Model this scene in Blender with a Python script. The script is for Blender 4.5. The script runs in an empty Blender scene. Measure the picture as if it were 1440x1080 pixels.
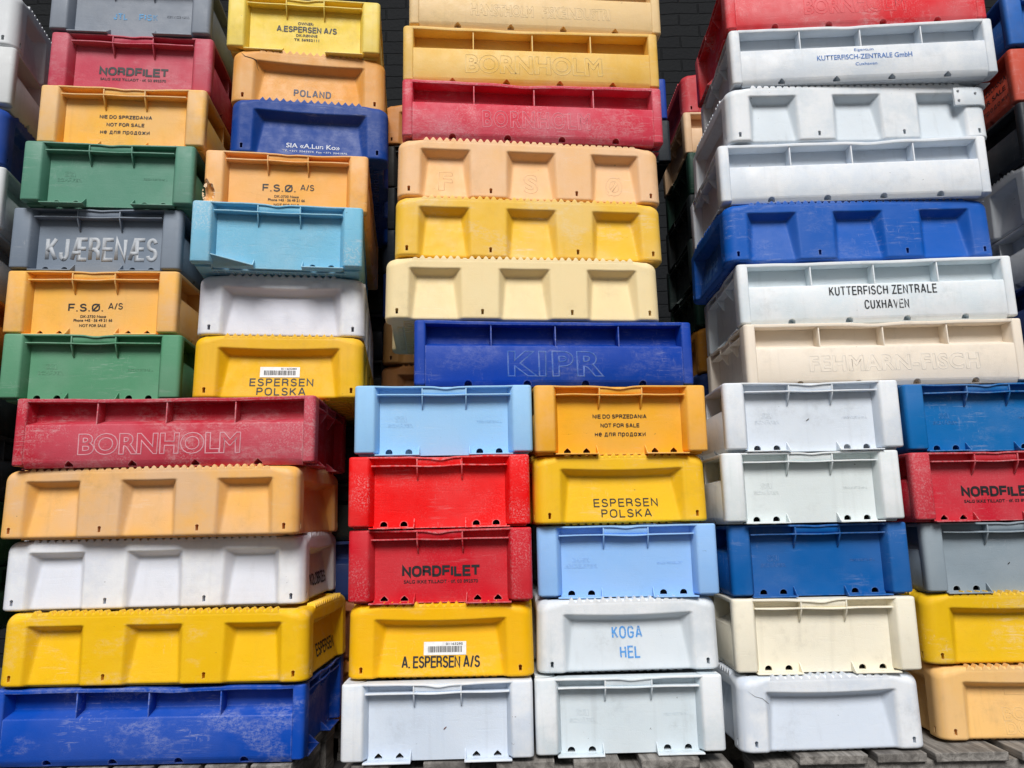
import bpy, bmesh, math, random
import numpy as np
from mathutils import Vector, Matrix, noise
R = math.radians
SC = bpy.context.scene
COL = SC.collection

# ------------------------------------------------------------------ camera, sky, sun, exposure
cam = bpy.data.cameras.new('camera')
cam_o = bpy.data.objects.new('camera', cam); COL.objects.link(cam_o)
PITCH, ROLL = 0.177327, -0.0194169
fw = Vector((0, math.cos(PITCH), math.sin(PITCH))); up0 = Vector((0, -math.sin(PITCH), math.cos(PITCH))); r0 = Vector((1, 0, 0))
rv = r0*math.cos(ROLL) + up0*math.sin(ROLL); uv = -r0*math.sin(ROLL) + up0*math.cos(ROLL)
M = Matrix((rv, uv, -fw)).transposed().to_4x4(); M.translation = (0, 0, 0.71)
cam_o.matrix_world = M
cam.sensor_width = 36; cam.lens = 36*1078.45/1440
cam.clip_start = .02; cam.clip_end = 500
SC.camera = cam_o

SUN_EL, SUN_AZ = 45.0, 181.0            # azimuth measured from +Y, clockwise: behind the camera, to the right
wd = bpy.data.worlds.new('World'); SC.world = wd; wd.use_nodes = True
nt = wd.node_tree; nt.nodes.clear()
sky = nt.nodes.new('ShaderNodeTexSky'); sky.sky_type = 'NISHITA'; sky.sun_disc = False
sky.sun_elevation = R(SUN_EL); sky.sun_rotation = R(SUN_AZ); sky.air_density = 1.0; sky.dust_density = 3.0; sky.ozone_density = 1.0
bg = nt.nodes.new('ShaderNodeBackground'); bg.inputs['Strength'].default_value = 0.05
ow = nt.nodes.new('ShaderNodeOutputWorld')
nt.links.new(sky.outputs[0], bg.inputs[0]); nt.links.new(bg.outputs[0], ow.inputs[0])
sl = bpy.data.lights.new('sun', 'SUN'); sl.energy = 5.0; sl.angle = R(27); sl.color = (1, .985, .965)
so = bpy.data.objects.new('sun', sl); COL.objects.link(so)
sd = Vector((math.sin(R(SUN_AZ))*math.cos(R(SUN_EL)), math.cos(R(SUN_AZ))*math.cos(R(SUN_EL)), math.sin(R(SUN_EL))))
so.rotation_euler = (-sd).to_track_quat('-Z', 'Y').to_euler()
so.location = sd*6
SC.view_settings.view_transform = 'Standard'; SC.view_settings.look = 'None'
SC.view_settings.gamma = 1; SC.view_settings.use_curve_mapping = False
SC.view_settings.exposure = -0.41
SC.render.engine = 'CYCLES'
SC.cycles.use_denoising = True
SC.cycles.max_bounces = 8; SC.cycles.diffuse_bounces = 5
SC.cycles.transparent_max_bounces = 8

# ------------------------------------------------------------------ helpers
W, L, H, HC = 0.46, 0.7646, 0.1775, 0.174
PR, PC = 0.18394, 0.18036              # stacking pitch, ribbed / rounded

def lin(h):
    out = []
    if isinstance(h, str): h = [int(h[i:i+2], 16) for i in (1, 3, 5)]
    for c in h:
        c = c/255
        out.append(c/12.92 if c <= .04045 else ((c+.055)/1.055)**2.4)
    return (*out, 1)

def finish(bm, name, bevel=0, seg=2, ang=35, bev_ang=30):
    if bevel:
        es = [e for e in bm.edges if len(e.link_faces) == 2 and e.calc_face_angle(0) > R(bev_ang)]
        bmesh.ops.bevel(bm, geom=es, offset=bevel, segments=seg, affect='EDGES', clamp_overlap=True, profile=.5)
    me = bpy.data.meshes.new(name); bm.to_mesh(me); bm.free()
    for p in me.polygons: p.use_smooth = True
    me.set_sharp_from_angle(angle=R(ang))
    me.materials.append(None)
    return me

def obj(name, me, mat, parent=None):
    o = bpy.data.objects.new(name, me); COL.objects.link(o)
    if parent is not None: o.parent = parent
    if mat is not None:
        if len(me.materials) == 0: me.materials.append(None)
        o.material_slots[0].link = 'OBJECT'; o.material_slots[0].material = mat
    return o

def thing(name, label, cat, loc, rz=0, group=None):
    o = bpy.data.objects.new(name, None); COL.objects.link(o)
    o.empty_display_size = .05
    o.location = loc; o.rotation_euler = (0, 0, rz)
    o['label'] = label; o['category'] = cat
    if group: o['group'] = group
    return o

def box(bm, x0, x1, y0, y1, z0, z1):
    v = [bm.verts.new(p) for p in ((x0,y0,z0),(x1,y0,z0),(x1,y1,z0),(x0,y1,z0),(x0,y0,z1),(x1,y0,z1),(x1,y1,z1),(x0,y1,z1))]
    for f in ((3,2,1,0),(4,5,6,7),(0,1,5,4),(1,2,6,5),(2,3,7,6),(3,0,4,7)): bm.faces.new([v[i] for i in f])
    return v

def prism(bm, poly, lo, hi, axis):
    """poly is a closed 2D outline; axis 'x': (y,z) outline run along x, 'z': (x,y) outline run along z"""
    def P(p, t): return (t, p[0], p[1]) if axis == 'x' else (p[0], p[1], t)
    a = [bm.verts.new(P(p, lo)) for p in poly]; b = [bm.verts.new(P(p, hi)) for p in poly]
    n = len(poly)
    f1 = bm.faces.new(a); f2 = bm.faces.new(b[::-1])
    for i in range(n): bm.faces.new((a[i], b[i], b[(i+1) % n], a[(i+1) % n]))
    bmesh.ops.recalc_face_normals(bm, faces=bm.faces[:])

def side(bm, k, hx, hy):
    """a bmesh drawn in wall coordinates (u, n, z) goes to wall k of a crate: 0 front, 1 right, 2 back, 3 left"""
    d = hy if k % 2 == 0 else hx
    bmesh.ops.transform(bm, matrix=Matrix.Rotation(R(90*k), 4, 'Z') @ Matrix.Translation((0, -d, 0)), verts=bm.verts[:])

def boolean(me, cutter_bm, name):
    a = bpy.data.objects.new('tmp_a', me); COL.objects.link(a)
    cm = bpy.data.meshes.new('tmp_c'); cutter_bm.to_mesh(cm); cutter_bm.free()
    b = bpy.data.objects.new('tmp_b', cm); COL.objects.link(b)
    m = a.modifiers.new('b', 'BOOLEAN'); m.operation = 'DIFFERENCE'; m.object = b; m.solver = 'EXACT'; m.use_self = True
    dg = bpy.context.evaluated_depsgraph_get(); dg.update()
    out = bpy.data.meshes.new_from_object(a.evaluated_get(dg), depsgraph=dg)
    out.name = name
    bpy.data.objects.remove(a); bpy.data.objects.remove(b); bpy.data.meshes.remove(cm)
    for p in out.polygons: p.use_smooth = True
    out.set_sharp_from_angle(angle=R(35))
    if len(out.materials) == 0: out.materials.append(None)
    return out

# ------------------------------------------------------------------ materials
def N(nt, t, **kw):
    n = nt.nodes.new(t)
    for k, v in kw.items():
        if k in n.inputs: n.inputs[k].default_value = v
        else: setattr(n, k, v)
    return n

class G:
    """small node-graph helper"""
    def __init__(s, name):
        s.m = bpy.data.materials.new(name); s.m.use_nodes = True; s.t = s.m.node_tree; s.t.nodes.clear()
        s.out = s.t.nodes.new('ShaderNodeOutputMaterial'); s.b = s.t.nodes.new('ShaderNodeBsdfPrincipled')
        s.l(s.b.outputs[0], s.out.inputs[0])
    def l(s, a, b): s.t.links.new(a, b)
    def coords(s, seed, scale=(1, 1, 1)):
        tc = s.t.nodes.new('ShaderNodeTexCoord'); mp = s.t.nodes.new('ShaderNodeMapping')
        rn = random.Random(seed)
        mp.inputs['Location'].default_value = [rn.uniform(-40, 40) for _ in range(3)]
        mp.inputs['Scale'].default_value = scale
        s.l(tc.outputs['Object'], mp.inputs[0]); return mp.outputs[0]
    def noise(s, vec, scale, detail=4, rough=.55, dist=0):
        n = s.t.nodes.new('ShaderNodeTexNoise'); n.inputs['Scale'].default_value = scale
        n.inputs['Detail'].default_value = detail; n.inputs['Roughness'].default_value = rough; n.inputs['Distortion'].default_value = dist
        s.l(vec, n.inputs['Vector']); return n.outputs[0]
    def ramp(s, v, a, b, lo=0., hi=1.):
        n = s.t.nodes.new('ShaderNodeMapRange'); n.interpolation_type = 'SMOOTHSTEP'
        n.inputs[1].default_value = a; n.inputs[2].default_value = b; n.inputs[3].default_value = lo; n.inputs[4].default_value = hi
        s.l(v, n.inputs[0]); return n.outputs[0]
    def math(s, op, a, b=None):
        n = s.t.nodes.new('ShaderNodeMath'); n.operation = op; n.use_clamp = False
        for i, x in enumerate((a, b)):
            if x is None: continue
            if isinstance(x, (int, float)): n.inputs[i].default_value = x
            else: s.l(x, n.inputs[i])
        return n.outputs[0]
    def mix(s, fac, a, b):
        n = s.t.nodes.new('ShaderNodeMix'); n.data_type = 'RGBA'
        for i, x in ((0, fac), (6, a), (7, b)):
            if isinstance(x, (int, float)): n.inputs[i].default_value = x
            elif isinstance(x, tuple): n.inputs[i].default_value = x
            else: s.l(x, n.inputs[i])
        return n.outputs[2]
    def bump(s, h, strength, dist, normal=None):
        n = s.t.nodes.new('ShaderNodeBump'); n.inputs['Strength'].default_value = strength; n.inputs['Distance'].default_value = dist
        s.l(h, n.inputs['Height'])
        if normal is not None: s.l(normal, n.inputs['Normal'])
        return n.outputs[0]

def mixc(a, b, t): return tuple(a[i]*(1-t)+b[i]*t for i in range(3)) + (1,)

def plastic(name, hexcol, seed, fade=.35, scuff=.25, edge=.4, dirt=.25, pale=None, rough=.42, chip=0., prom=0., rub=0., fs=True):
    """weathered moulded plastic: sun-faded areas, chalky worn edges, scratches, grime and small marks"""
    g = G(name); c = lin(hexcol)
    white = (.74, .74, .74, 1)
    lum = .3*c[0]+.59*c[1]+.11*c[2]
    kd = min(1, .25+lum*2.2)             # dark colours bleach less
    pale = lin(pale) if pale else mixc(c, white, .30*kd)
    scr = mixc(c, white, .30+.30*kd)
    v = g.coords(seed)
    big = g.ramp(g.noise(v, 5.5, 3), .38, .68)
    col = g.mix(g.math('MULTIPLY', big, fade), c, pale)
    if prom or chip:                    # proud faces: bleached and rubbed paler; on whites, their brighter light painted in
        tc = g.t.nodes.new('ShaderNodeTexCoord'); sx = g.t.nodes.new('ShaderNodeSeparateXYZ'); g.l(tc.outputs['Object'], sx.inputs[0])
        hx, hy = (W/2, L/2) if fs else (L/2, W/2)
        px_ = g.math('SUBTRACT', g.math('ABSOLUTE', sx.outputs[0]), hx); py_ = g.math('SUBTRACT', g.math('ABSOLUTE', sx.outputs[1]), hy)
        pm = g.ramp(g.math('MAXIMUM', px_, py_), -.011, -.0045)
        if prom: col = g.mix(g.math('MULTIPLY', g.math('MULTIPLY', pm, g.ramp(g.noise(v, 8, 6, .68), .34, .62, .12, 1)), prom), col, pale)
    # mottled film of grime, strongest in large soft patches
    gm = g.math('MULTIPLY', g.ramp(g.noise(v, 9, 6, .65), .46, .74), g.ramp(g.noise(v, 46, 5, .7), .35, .7))
    grime = mixc(mixc(c, (.09, .075, .055, 1), .55), (.12, .105, .085, 1), .25)
    col = g.mix(g.math('MULTIPLY', gm, dirt*.75), col, grime)
    # streaks that run down the face
    vs = g.coords(seed+7, (46, 46, 2.4))
    col = g.mix(g.math('MULTIPLY', g.ramp(g.noise(vs, 1, 3), .56, .78), dirt*.35), col, grime)
    # rubbed patches: fine scratches inside large soft masks
    mask = g.ramp(g.noise(g.coords(seed+3), 6.5, 2), .50, .66)
    vsx = g.coords(seed+11, (14, 40, 120)); vsd = g.coords(seed+12, (95, 60, 30))
    fine = g.math('MAXIMUM', g.ramp(g.noise(vsx, 1, 6, .75), .53, .66), g.ramp(g.noise(vsd, 1, 7, .8), .55, .68))
    col = g.mix(g.math('MULTIPLY', g.math('MULTIPLY', mask, fine), scuff), col, scr)
    if rub:                             # chalky patches where crates have been dragged along each other
        pm2 = g.ramp(g.noise(g.coords(seed+31, (1, 1, 1.7)), 6.2, 4, .6), .515, .62)
        gr2 = g.math('MULTIPLY', g.ramp(g.noise(g.coords(seed+32, (60, 60, 110)), 1, 7, .8), .40, .60), g.ramp(g.noise(v, 300, 3, .7), .30, .62, .45, 1))
        col = g.mix(g.math('MULTIPLY', g.math('MULTIPLY', pm2, gr2), rub), col, mixc(c, white, .5))
    # worn edges
    bv = g.t.nodes.new('ShaderNodeBevel'); bv.samples = 4; bv.inputs['Radius'].default_value = .005
    ge = g.t.nodes.new('ShaderNodeNewGeometry')
    vm = g.t.nodes.new('ShaderNodeVectorMath'); vm.operation = 'DOT_PRODUCT'
    g.l(bv.outputs[0], vm.inputs[0]); g.l(ge.outputs['Normal'], vm.inputs[1])
    em = g.math('MULTIPLY', g.ramp(vm.outputs['Value'], .995, .93), g.ramp(g.noise(v, 85, 6, .7), .36, .62))
    col = g.mix(g.math('MULTIPLY', em, edge), col, scr)
    if chip:                            # speckled abrasion on the corners and the face
        cs = g.math('MULTIPLY', g.ramp(g.noise(v, 210, 5, .8), .50, .60), g.ramp(g.noise(v, 10, 4, .6), .44, .60))
        cs = g.math('MULTIPLY', cs, g.ramp(pm, 0, 1, .22, 1))
        col = g.mix(g.math('MULTIPLY', cs, chip), col, mixc(c, white, .5))
    # dark nicks
    nick = g.math('MULTIPLY', g.ramp(g.noise(g.coords(seed+21, (60, 60, 95)), 1, 3, .6), .715, .755), g.ramp(g.noise(v, 13, 2), .5, .6))
    col = g.mix(g.math('MULTIPLY', nick, min(1, dirt*2.2)), col, (.05, .042, .035, 1))
    g.l(col, g.b.inputs['Base Color'])
    rg = g.ramp(g.noise(v, 30, 5), .3, .7, rough, rough+.2); g.l(rg, g.b.inputs['Roughness'])
    g.b.inputs['Specular IOR Level'].default_value = .22
    if lum > .42 and seed < 5000:
        g.b.inputs['Subsurface Weight'].default_value = .22; g.b.inputs['Subsurface Radius'].default_value = (1, .85, .7); g.b.inputs['Subsurface Scale'].default_value = .007
    hgt = g.math('ADD', g.noise(v, 420, 2, .5), g.math('MULTIPLY', g.noise(v, 24, 4), 2.2))
    hgt = g.math('ADD', hgt, g.math('MULTIPLY', fine, -.5))
    nb = g.bump(hgt, .35 + chip*.45, .0007)
    g.l(nb, g.b.inputs['Normal'])
    return g.m

def ink(name, hexcol, seed, wear=.35):
    """printed lettering, rubbed away here and there"""
    g = G(name); v = g.coords(seed)
    g.b.inputs['Base Color'].default_value = lin(hexcol); g.b.inputs['Roughness'].default_value = .55
    tr = g.t.nodes.new('ShaderNodeBsdfTransparent'); mx = g.t.nodes.new('ShaderNodeMixShader')
    a = g.ramp(g.noise(v, 260, 5, .75), .72-wear*.38, .82-wear*.34)
    a = g.math('MAXIMUM', g.math('MULTIPLY', a, .85), g.math('MULTIPLY', g.ramp(g.noise(v, 22, 3), .84-wear*.42, .94-wear*.36), .9))
    g.l(a, mx.inputs[0]); g.l(g.b.outputs[0], mx.inputs[1]); g.l(tr.outputs[0], mx.inputs[2]); g.l(mx.outputs[0], g.out.inputs[0])
    return g.m

def flat(name, hexcol, rough=.6, metal=0):
    g = G(name); v = g.coords(len(name))
    c = lin(hexcol)
    g.l(g.mix(g.ramp(g.noise(v, 60, 5), .35, .75), c, mixc(c, (.2, .19, .17, 1), .22)), g.b.inputs['Base Color'])
    g.b.inputs['Roughness'].default_value = rough; g.b.inputs['Metallic'].default_value = metal
    return g.m

def wood(name, seed):
    g = G(name); v = g.coords(seed, (26, 1.6, 26)); v2 = g.coords(seed+1)
    gr = g.ramp(g.noise(v, 1.6, 8, .7, .6), .3, .72)
    c = g.mix(gr, (.085, .077, .069, 1), (.33, .31, .285, 1))
    c = g.mix(g.math('MULTIPLY', g.ramp(g.noise(v2, 7, 5, .6), .5, .72), .75), c, (.055, .05, .047, 1))
    g.l(c, g.b.inputs['Base Color']); g.b.inputs['Roughness'].default_value = .85
    g.l(g.bump(gr, .6, .002), g.b.inputs['Normal'])
    return g.m

# ------------------------------------------------------------------ ground and wall
def ground():
    bm = bmesh.new()
    bmesh.ops.create_grid(bm, x_segments=40, y_segments=40, size=60)
    for v in bm.verts: v.co.z = 0
    g = G('asphalt'); v = g.coords(3)
    c = g.mix(g.ramp(g.noise(v, 3, 8, .65), .35, .7), (.038, .038, .039, 1), (.075, .074, .072, 1))
    c = g.mix(g.ramp(g.noise(v, .8, 4), .55, .7), c, (.03, .03, .03, 1))
    g.l(c, g.b.inputs['Base Color']); g.b.inputs['Roughness'].default_value = .85
    g.l(g.bump(g.noise(v, 90, 6, .7), .5, .004), g.b.inputs['Normal'])
    o = obj('ground', finish(bm, 'ground'), g.m); o['kind'] = 'structure'
ground()

def brick_wall():
    bm = bmesh.new(); box(bm, -7, 7, 0, .3, 0, 4.2)
    me = finish(bm, 'brick_wall')
    g = G('dark_painted_brick')
    tc = g.t.nodes.new('ShaderNodeTexCoord'); sx = g.t.nodes.new('ShaderNodeSeparateXYZ'); cx = g.t.nodes.new('ShaderNodeCombineXYZ')
    g.l(tc.outputs['Object'], sx.inputs[0]); g.l(sx.outputs[0], cx.inputs[0]); g.l(sx.outputs[2], cx.inputs[1])
    v = g.coords(5)
    ds = g.t.nodes.new('ShaderNodeVectorMath'); ds.operation = 'MULTIPLY_ADD'
    nz = g.t.nodes.new('ShaderNodeTexNoise'); nz.inputs['Scale'].default_value = 9; g.l(v, nz.inputs['Vector'])
    g.l(nz.outputs[1], ds.inputs[0]); ds.inputs[1].default_value = (.02, .02, 0); g.l(cx.outputs[0], ds.inputs[2])
    b = g.t.nodes.new('ShaderNodeTexBrick'); g.l(ds.outputs[0], b.inputs['Vector'])
    b.inputs['Scale'].default_value = 1; b.inputs['Brick Width'].default_value = .24; b.inputs['Row Height'].default_value = .077
    b.inputs['Mortar Size'].default_value = .006; b.inputs['Mortar Smooth'].default_value = .6
    b.inputs['Color1'].default_value = (.0105, .012, .0135, 1); b.inputs['Color2'].default_value = (.009, .0102, .012, 1); b.inputs['Mortar'].default_value = (.0075, .0086, .0098, 1)
    c = g.mix(g.math('MULTIPLY', g.ramp(g.noise(v, 16, 6, .7), .45, .75), .4), b.outputs[0], (.012, .013, .015, 1))
    g.l(c, g.b.inputs['Base Color']); g.b.inputs['Roughness'].default_value = .75
    g.b.inputs['Specular IOR Level'].default_value = .12
    h = g.math('ADD', g.math('MULTIPLY', b.outputs[1], -1), g.math('MULTIPLY', g.noise(v, 60, 6), .5))
    g.l(g.bump(h, .9, .008), g.b.inputs['Normal'])
    o = obj('brick_wall', me, g.m); o.location = (0, 4.25, 0)
    o['label'] = 'dark painted brick wall behind the crate stacks'; o['category'] = 'wall'
brick_wall()

# ------------------------------------------------------------------ pallets
WOODS = [wood('weathered_wood', 50+i) for i in range(4)]
def pallet(x, y, rz, h, label, xs=None, wid=1.2, dep=1.3, seed=1):
    """x, y: middle of the front edge; boards run away from the camera across bearers and blocks"""
    rn = random.Random(seed)
    t = thing('pallet', label, 'pallet', (x, y, 0), rz, 'wooden pallets under the stacks')
    xs = xs or [(-wid/2 + i*(wid-.1)/6, -wid/2 + i*(wid-.1)/6+.1) for i in range(7)]
    th = .021; zt = h
    for a, b in xs:
        bm = bmesh.new(); n = 10; o = rn.uniform(-.012, .012)
        for i in range(n):
            pass
        vs = box(bm, a, b, o, dep+o, zt-th, zt)
        bmesh.ops.subdivide_edges(bm, edges=bm.edges[:], cuts=5, use_grid_fill=True)
        sd_ = rn.uniform(0, 99)
        for v in bm.verts:
            nv = noise.noise_vector(Vector((v.co.x*22+sd_, v.co.y*6, v.co.z*40)))
            v.co += Vector((nv.x*.0022, nv.y*.004, nv.z*.0011-.0012))
        obj('deck_board', finish(bm, 'deck_board', .0022, 2, 50), rn.choice(WOODS), t)
    zb = zt-th-.001
    hb = min(.022, (zb)/2.6)
    for yy in (.012, dep/2-.05, dep-.112):
        bm = bmesh.new(); box(bm, -wid/2, wid/2, yy, yy+.1, zb-hb, zb)
        obj('bearer_board', finish(bm, 'bearer_board', .002), rn.choice(WOODS), t)
    for xx in (-wid/2, -.05, wid/2-.1):
        if zb-hb-.024 > .02:
            for yy in (.014, dep/2-.048, dep-.11):
                bm = bmesh.new(); box(bm, xx+.002, xx+.098, yy, yy+.096, .022, zb-hb-.001)
                obj('block', finish(bm, 'block', .003), rn.choice(WOODS), t)
        bm = bmesh.new(); box(bm, xx, xx+.1, .012, dep-.012, 0, .021)
        obj('bottom_board', finish(bm, 'bottom_board', .002), rn.choice(WOODS), t)
    return t

# ------------------------------------------------------------------ meshes of the ribbed crate (flat recessed ends, pocketed long sides)
POST_W, REC = .051, .028
def post_poly(sx, sy, front_short):
    # corner coordinates: a runs along the short wall, b along the long wall
    r = .012; pts = []
    for i in range(5):
        t = R(90*i/4); pts.append((r-r*math.sin(t), r-r*math.cos(t)))      # from (r,0) to (0,r)
    pts = [(POST_W, 0)] + pts + [(0, .030), (.0525, .0335), (.0525, .044), (POST_W+.012, .044), (POST_W+.012, REC)]
    out = []
    for a, b in pts:
        if front_short: out.append((sx*(W/2-a), sy*(L/2-b)))
        else: out.append((sx*(L/2-b), sy*(W/2-a)))
    return out

RIB = {}
def warp_rim(v, amp):
    return amp*noise.noise(Vector((v.x*7+3, v.y*7, 1.3)))

def ribbed_meshes(fs):
    """fs: True when a short wall is the front.  Returns {part: [(mesh), ...]}"""
    d = {}
    hx, hy = (W/2, L/2) if fs else (L/2, W/2)
    shorts = (0, 2) if fs else (1, 3); longs = (1, 3) if fs else (0, 2)
    P = []
    for sx in (-1, 1):
        for sy in (-1, 1):
            bm = bmesh.new(); prism(bm, post_poly(sx, sy, fs), .0020, H, 'z')
            P.append(finish(bm, 'corner_post', .0055, 3, 40))
    d['corner_post'] = P
    for hole in ('dome', 'house'):
        # recessed end wall
        out = []
        for k in shorts:
            bm = bmesh.new()
            box(bm, -(W/2-POST_W-.009), W/2-POST_W-.009, REC, REC+.0075, -.0035, H-.004)
            me = finish(bm, 'end_wall')
            cb = bmesh.new()
            for u in (-.143, -.092, .092, .143): hole_cutter(cb, u, .0012, hole)
            me = boolean(me, cb, 'end_wall')
            bm = bmesh.new(); bm.from_mesh(me); side(bm, k, hx, hy); bm.to_mesh(me); bm.free(); out.append(me)
        d['end_wall_'+hole] = out
        out = []
        for k in longs:
            bm = bmesh.new()
            prof = [(.0115, -.004), (.004, .0085), (.0018, .014), (.0018, .1035), (.0035, .1075), (.041, .1190), (.045, .1225), (.045, H-.0095), (.0515, H-.0095), (.0515, -.004)]
            prism(bm, prof, -(L/2-.0295), L/2-.0295, 'x')
            me = finish(bm, 'side_wall', .0012, 2, 32)
            cb = bmesh.new()
            for u in (-.2385, -.0795, .0795, .2385): hole_cutter(cb, u, -.001, hole, -.01, .03, 1.12)
            me = boolean(me, cb, 'side_wall')
            bm = bmesh.new(); bm.from_mesh(me); side(bm, k, hx, hy); bm.to_mesh(me); bm.free(); out.append(me)
        d['side_wall_'+hole] = out
    d['grip'] = []; d['rib'] = []; d['foot_flange'] = []; d['divider'] = []
    for k in shorts:
        bm = bmesh.new(); prism(bm, [(.0125, .1535), (.0085, .158), (.0075, .166), (.0085, .1735), (.0115, .1735), (.0105, .166), (.0115, .158), (.0150, .1535)], -.0555, .0555, 'x')
        side(bm, k, hx, hy); d['grip'].append(finish(bm, 'grip', 0, 2, 60))
        for u in (-.057, .057):
            bm = bmesh.new(); prism(bm, [(.0035, .1735), (.0035, .1505), (.007, .1435), (.0215, .121), (REC+.001, .1155), (REC+.001, .1735)], u-.0017, u+.0017, 'x')
            side(bm, k, hx, hy); d['rib'].append(finish(bm, 'rib', .0006, 2, 40))
        for s in (-1, 1):
            bm = bmesh.new()
            a, b = sorted((s*.0640, s*(W/2-POST_W-.0015)))
            box(bm, a, b, .0005, REC+.001, -.0042, -.0010)
            a, b = sorted((s*.0640, s*.0667))
            prism(bm, [(.001, -.0016), (.006, .002), (.0235, .0185), (REC+.001, .021), (REC+.001, -.0016)], a, b, 'x')
            side(bm, k, hx, hy); d['foot_flange'].append(finish(bm, 'foot_flange', .0007, 2, 40))
    for k in longs:
        for u in (-.176, 0, .176):
            bm = bmesh.new(); prism(bm, [(.0045, H-.009), (.0035, .1095), (.003, .1045), (.0475, .1185), (.0475, H-.009)], u-.0016, u+.0016, 'x')
            side(bm, k, hx, hy); d['divider'].append(finish(bm, 'divider', .0006, 2, 40))
    d['base'] = [base_mesh(hx-.044, hy-.044, .006)]
    return d

def ribbed_rims(fs, seed):
    """rims and rails of one crate, each bent in its own way"""
    d = {'rail': []}; rn = random.Random(seed)
    hx, hy = (W/2, L/2) if fs else (L/2, W/2)
    shorts = (0, 2) if fs else (1, 3); longs = (1, 3) if fs else (0, 2)
    dipA = rn.uniform(.0015, .0050); du_ = rn.uniform(-.006, .006); wob = rn.uniform(.0008, .0022)
    sag = -rn.uniform(.0006, .0042); bend = rn.choice((0, 0, -.0025, -.004)); bu = rn.uniform(-.11, .11)
    for nm, ks, half, th in (('short', shorts, W/2-POST_W+.004, .0042), ('long', longs, L/2-.027, .0088)):
        out = []
        for k in ks:
            bm = bmesh.new(); n = 48
            rows = []
            for i in range(n+1):
                u = -half + 2*half*i/n
                dip = (-dipA*math.exp(-((u-du_)/.022)**2) + sag*.5*math.cos(u/half*math.pi/2) if nm == 'short' else sag*math.cos(u/half*math.pi/2)) + wob*noise.noise(Vector((u*11+k*3, seed*1.7, 5))) + bend*math.exp(-((u-bu)/.05)**2)
                n0 = .0015 + .0012*noise.noise(Vector((u*14, k+seed*2.3, 2)))
                if nm == 'short' and abs(u) < .056: n0 += .0015
                zt = H-.0006+dip
                rows.append([bm.verts.new((u, a, b)) for a, b in ((n0, zt), (.0515 if nm == 'long' else .0405, H-.0006), (.0515 if nm == 'long' else .0405, H-.0006-th), (n0, zt-th))])
            for i in range(n):
                for j in range(4): bm.faces.new((rows[i][j], rows[i][(j+1) % 4], rows[i+1][(j+1) % 4], rows[i+1][j]))
            bm.faces.new(rows[0][::-1]); bm.faces.new(rows[-1])
            bmesh.ops.recalc_face_normals(bm, faces=bm.faces[:])
            side(bm, k, hx, hy); out.append(finish(bm, 'rim', .0008, 2, 40))
        d['rim_'+nm] = out
    for k in shorts:
        bm = bmesh.new(); n = 40; half = W/2-POST_W-.006; rows = []
        for i in range(n+1):
            u = -half+2*half*i/n; dz = wob*noise.noise(Vector((u*12, k+seed*3.1, 8))) - (.0016*math.cos(u/.057*math.pi/2) if abs(u) < .057 else 0)
            n0 = .0025+.001*noise.noise(Vector((u*15, k+seed*1.9, 4)))
            rows.append([bm.verts.new((u, a, b)) for a, b in ((n0, .1545+dz), (REC+.001, .1550), (REC+.001, .1512), (n0, .1512+dz))])
        for i in range(n):
            for j in range(4): bm.faces.new((rows[i][j], rows[i][(j+1) % 4], rows[i+1][(j+1) % 4], rows[i+1][j]))
        bm.faces.new(rows[0][::-1]); bm.faces.new(rows[-1]); bmesh.ops.recalc_face_normals(bm, faces=bm.faces[:])
        side(bm, k, hx, hy); d['rail'].append(finish(bm, 'rail', .0006, 2, 40))
    return d

def hole_cutter(bm, u, z, kind, n0=None, n1=None, s=1.):
    n0 = REC-.02 if n0 is None else n0; n1 = REC+.03 if n1 is None else n1
    if kind == 'dome':
        r = .0090*s; pts = [(u-r, z), (u+r, z)] + [(u+r*math.cos(R(a)), z+.004+r*.95*math.sin(R(a))) for a in range(0, 181, 15)]
    else:
        pts = [(u-.0092*s, z), (u+.0092*s, z), (u+.0092*s, z+.0046*s), (u+.0012, z+.0124*s), (u-.0012, z+.0124*s), (u-.0092*s, z+.0046*s)]
    a = [bm.verts.new((p[0], n0, p[1])) for p in pts]; b = [bm.verts.new((p[0], n1, p[1])) for p in pts]
    f = [bm.faces.new(a), bm.faces.new(b[::-1])]
    m = len(pts)
    for i in range(m): f.append(bm.faces.new((a[i], b[i], b[(i+1) % m], a[(i+1) % m])))
    bmesh.ops.recalc_face_normals(bm, faces=f)

def base_mesh(ax, ay, t):
    """floor plate with a lattice of ribs under it"""
    bm = bmesh.new(); box(bm, -ax, ax, -ay, ay, -.0034, .0006)
    st = .021; w = .0016
    nx, ny = int(ax/st), int(ay/st)
    for i in range(-nx, nx+1): box(bm, i*st-w, i*st+w, -ay+.004, ay-.004, -.0056, -.0030)
    for i in range(-ny, ny+1): box(bm, -ax+.004, ax-.004, i*st-w, i*st+w, -.0053, -.0029)
    return finish(bm, 'base')

RIB[True] = ribbed_meshes(True); RIB[False] = ribbed_meshes(False)

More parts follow.
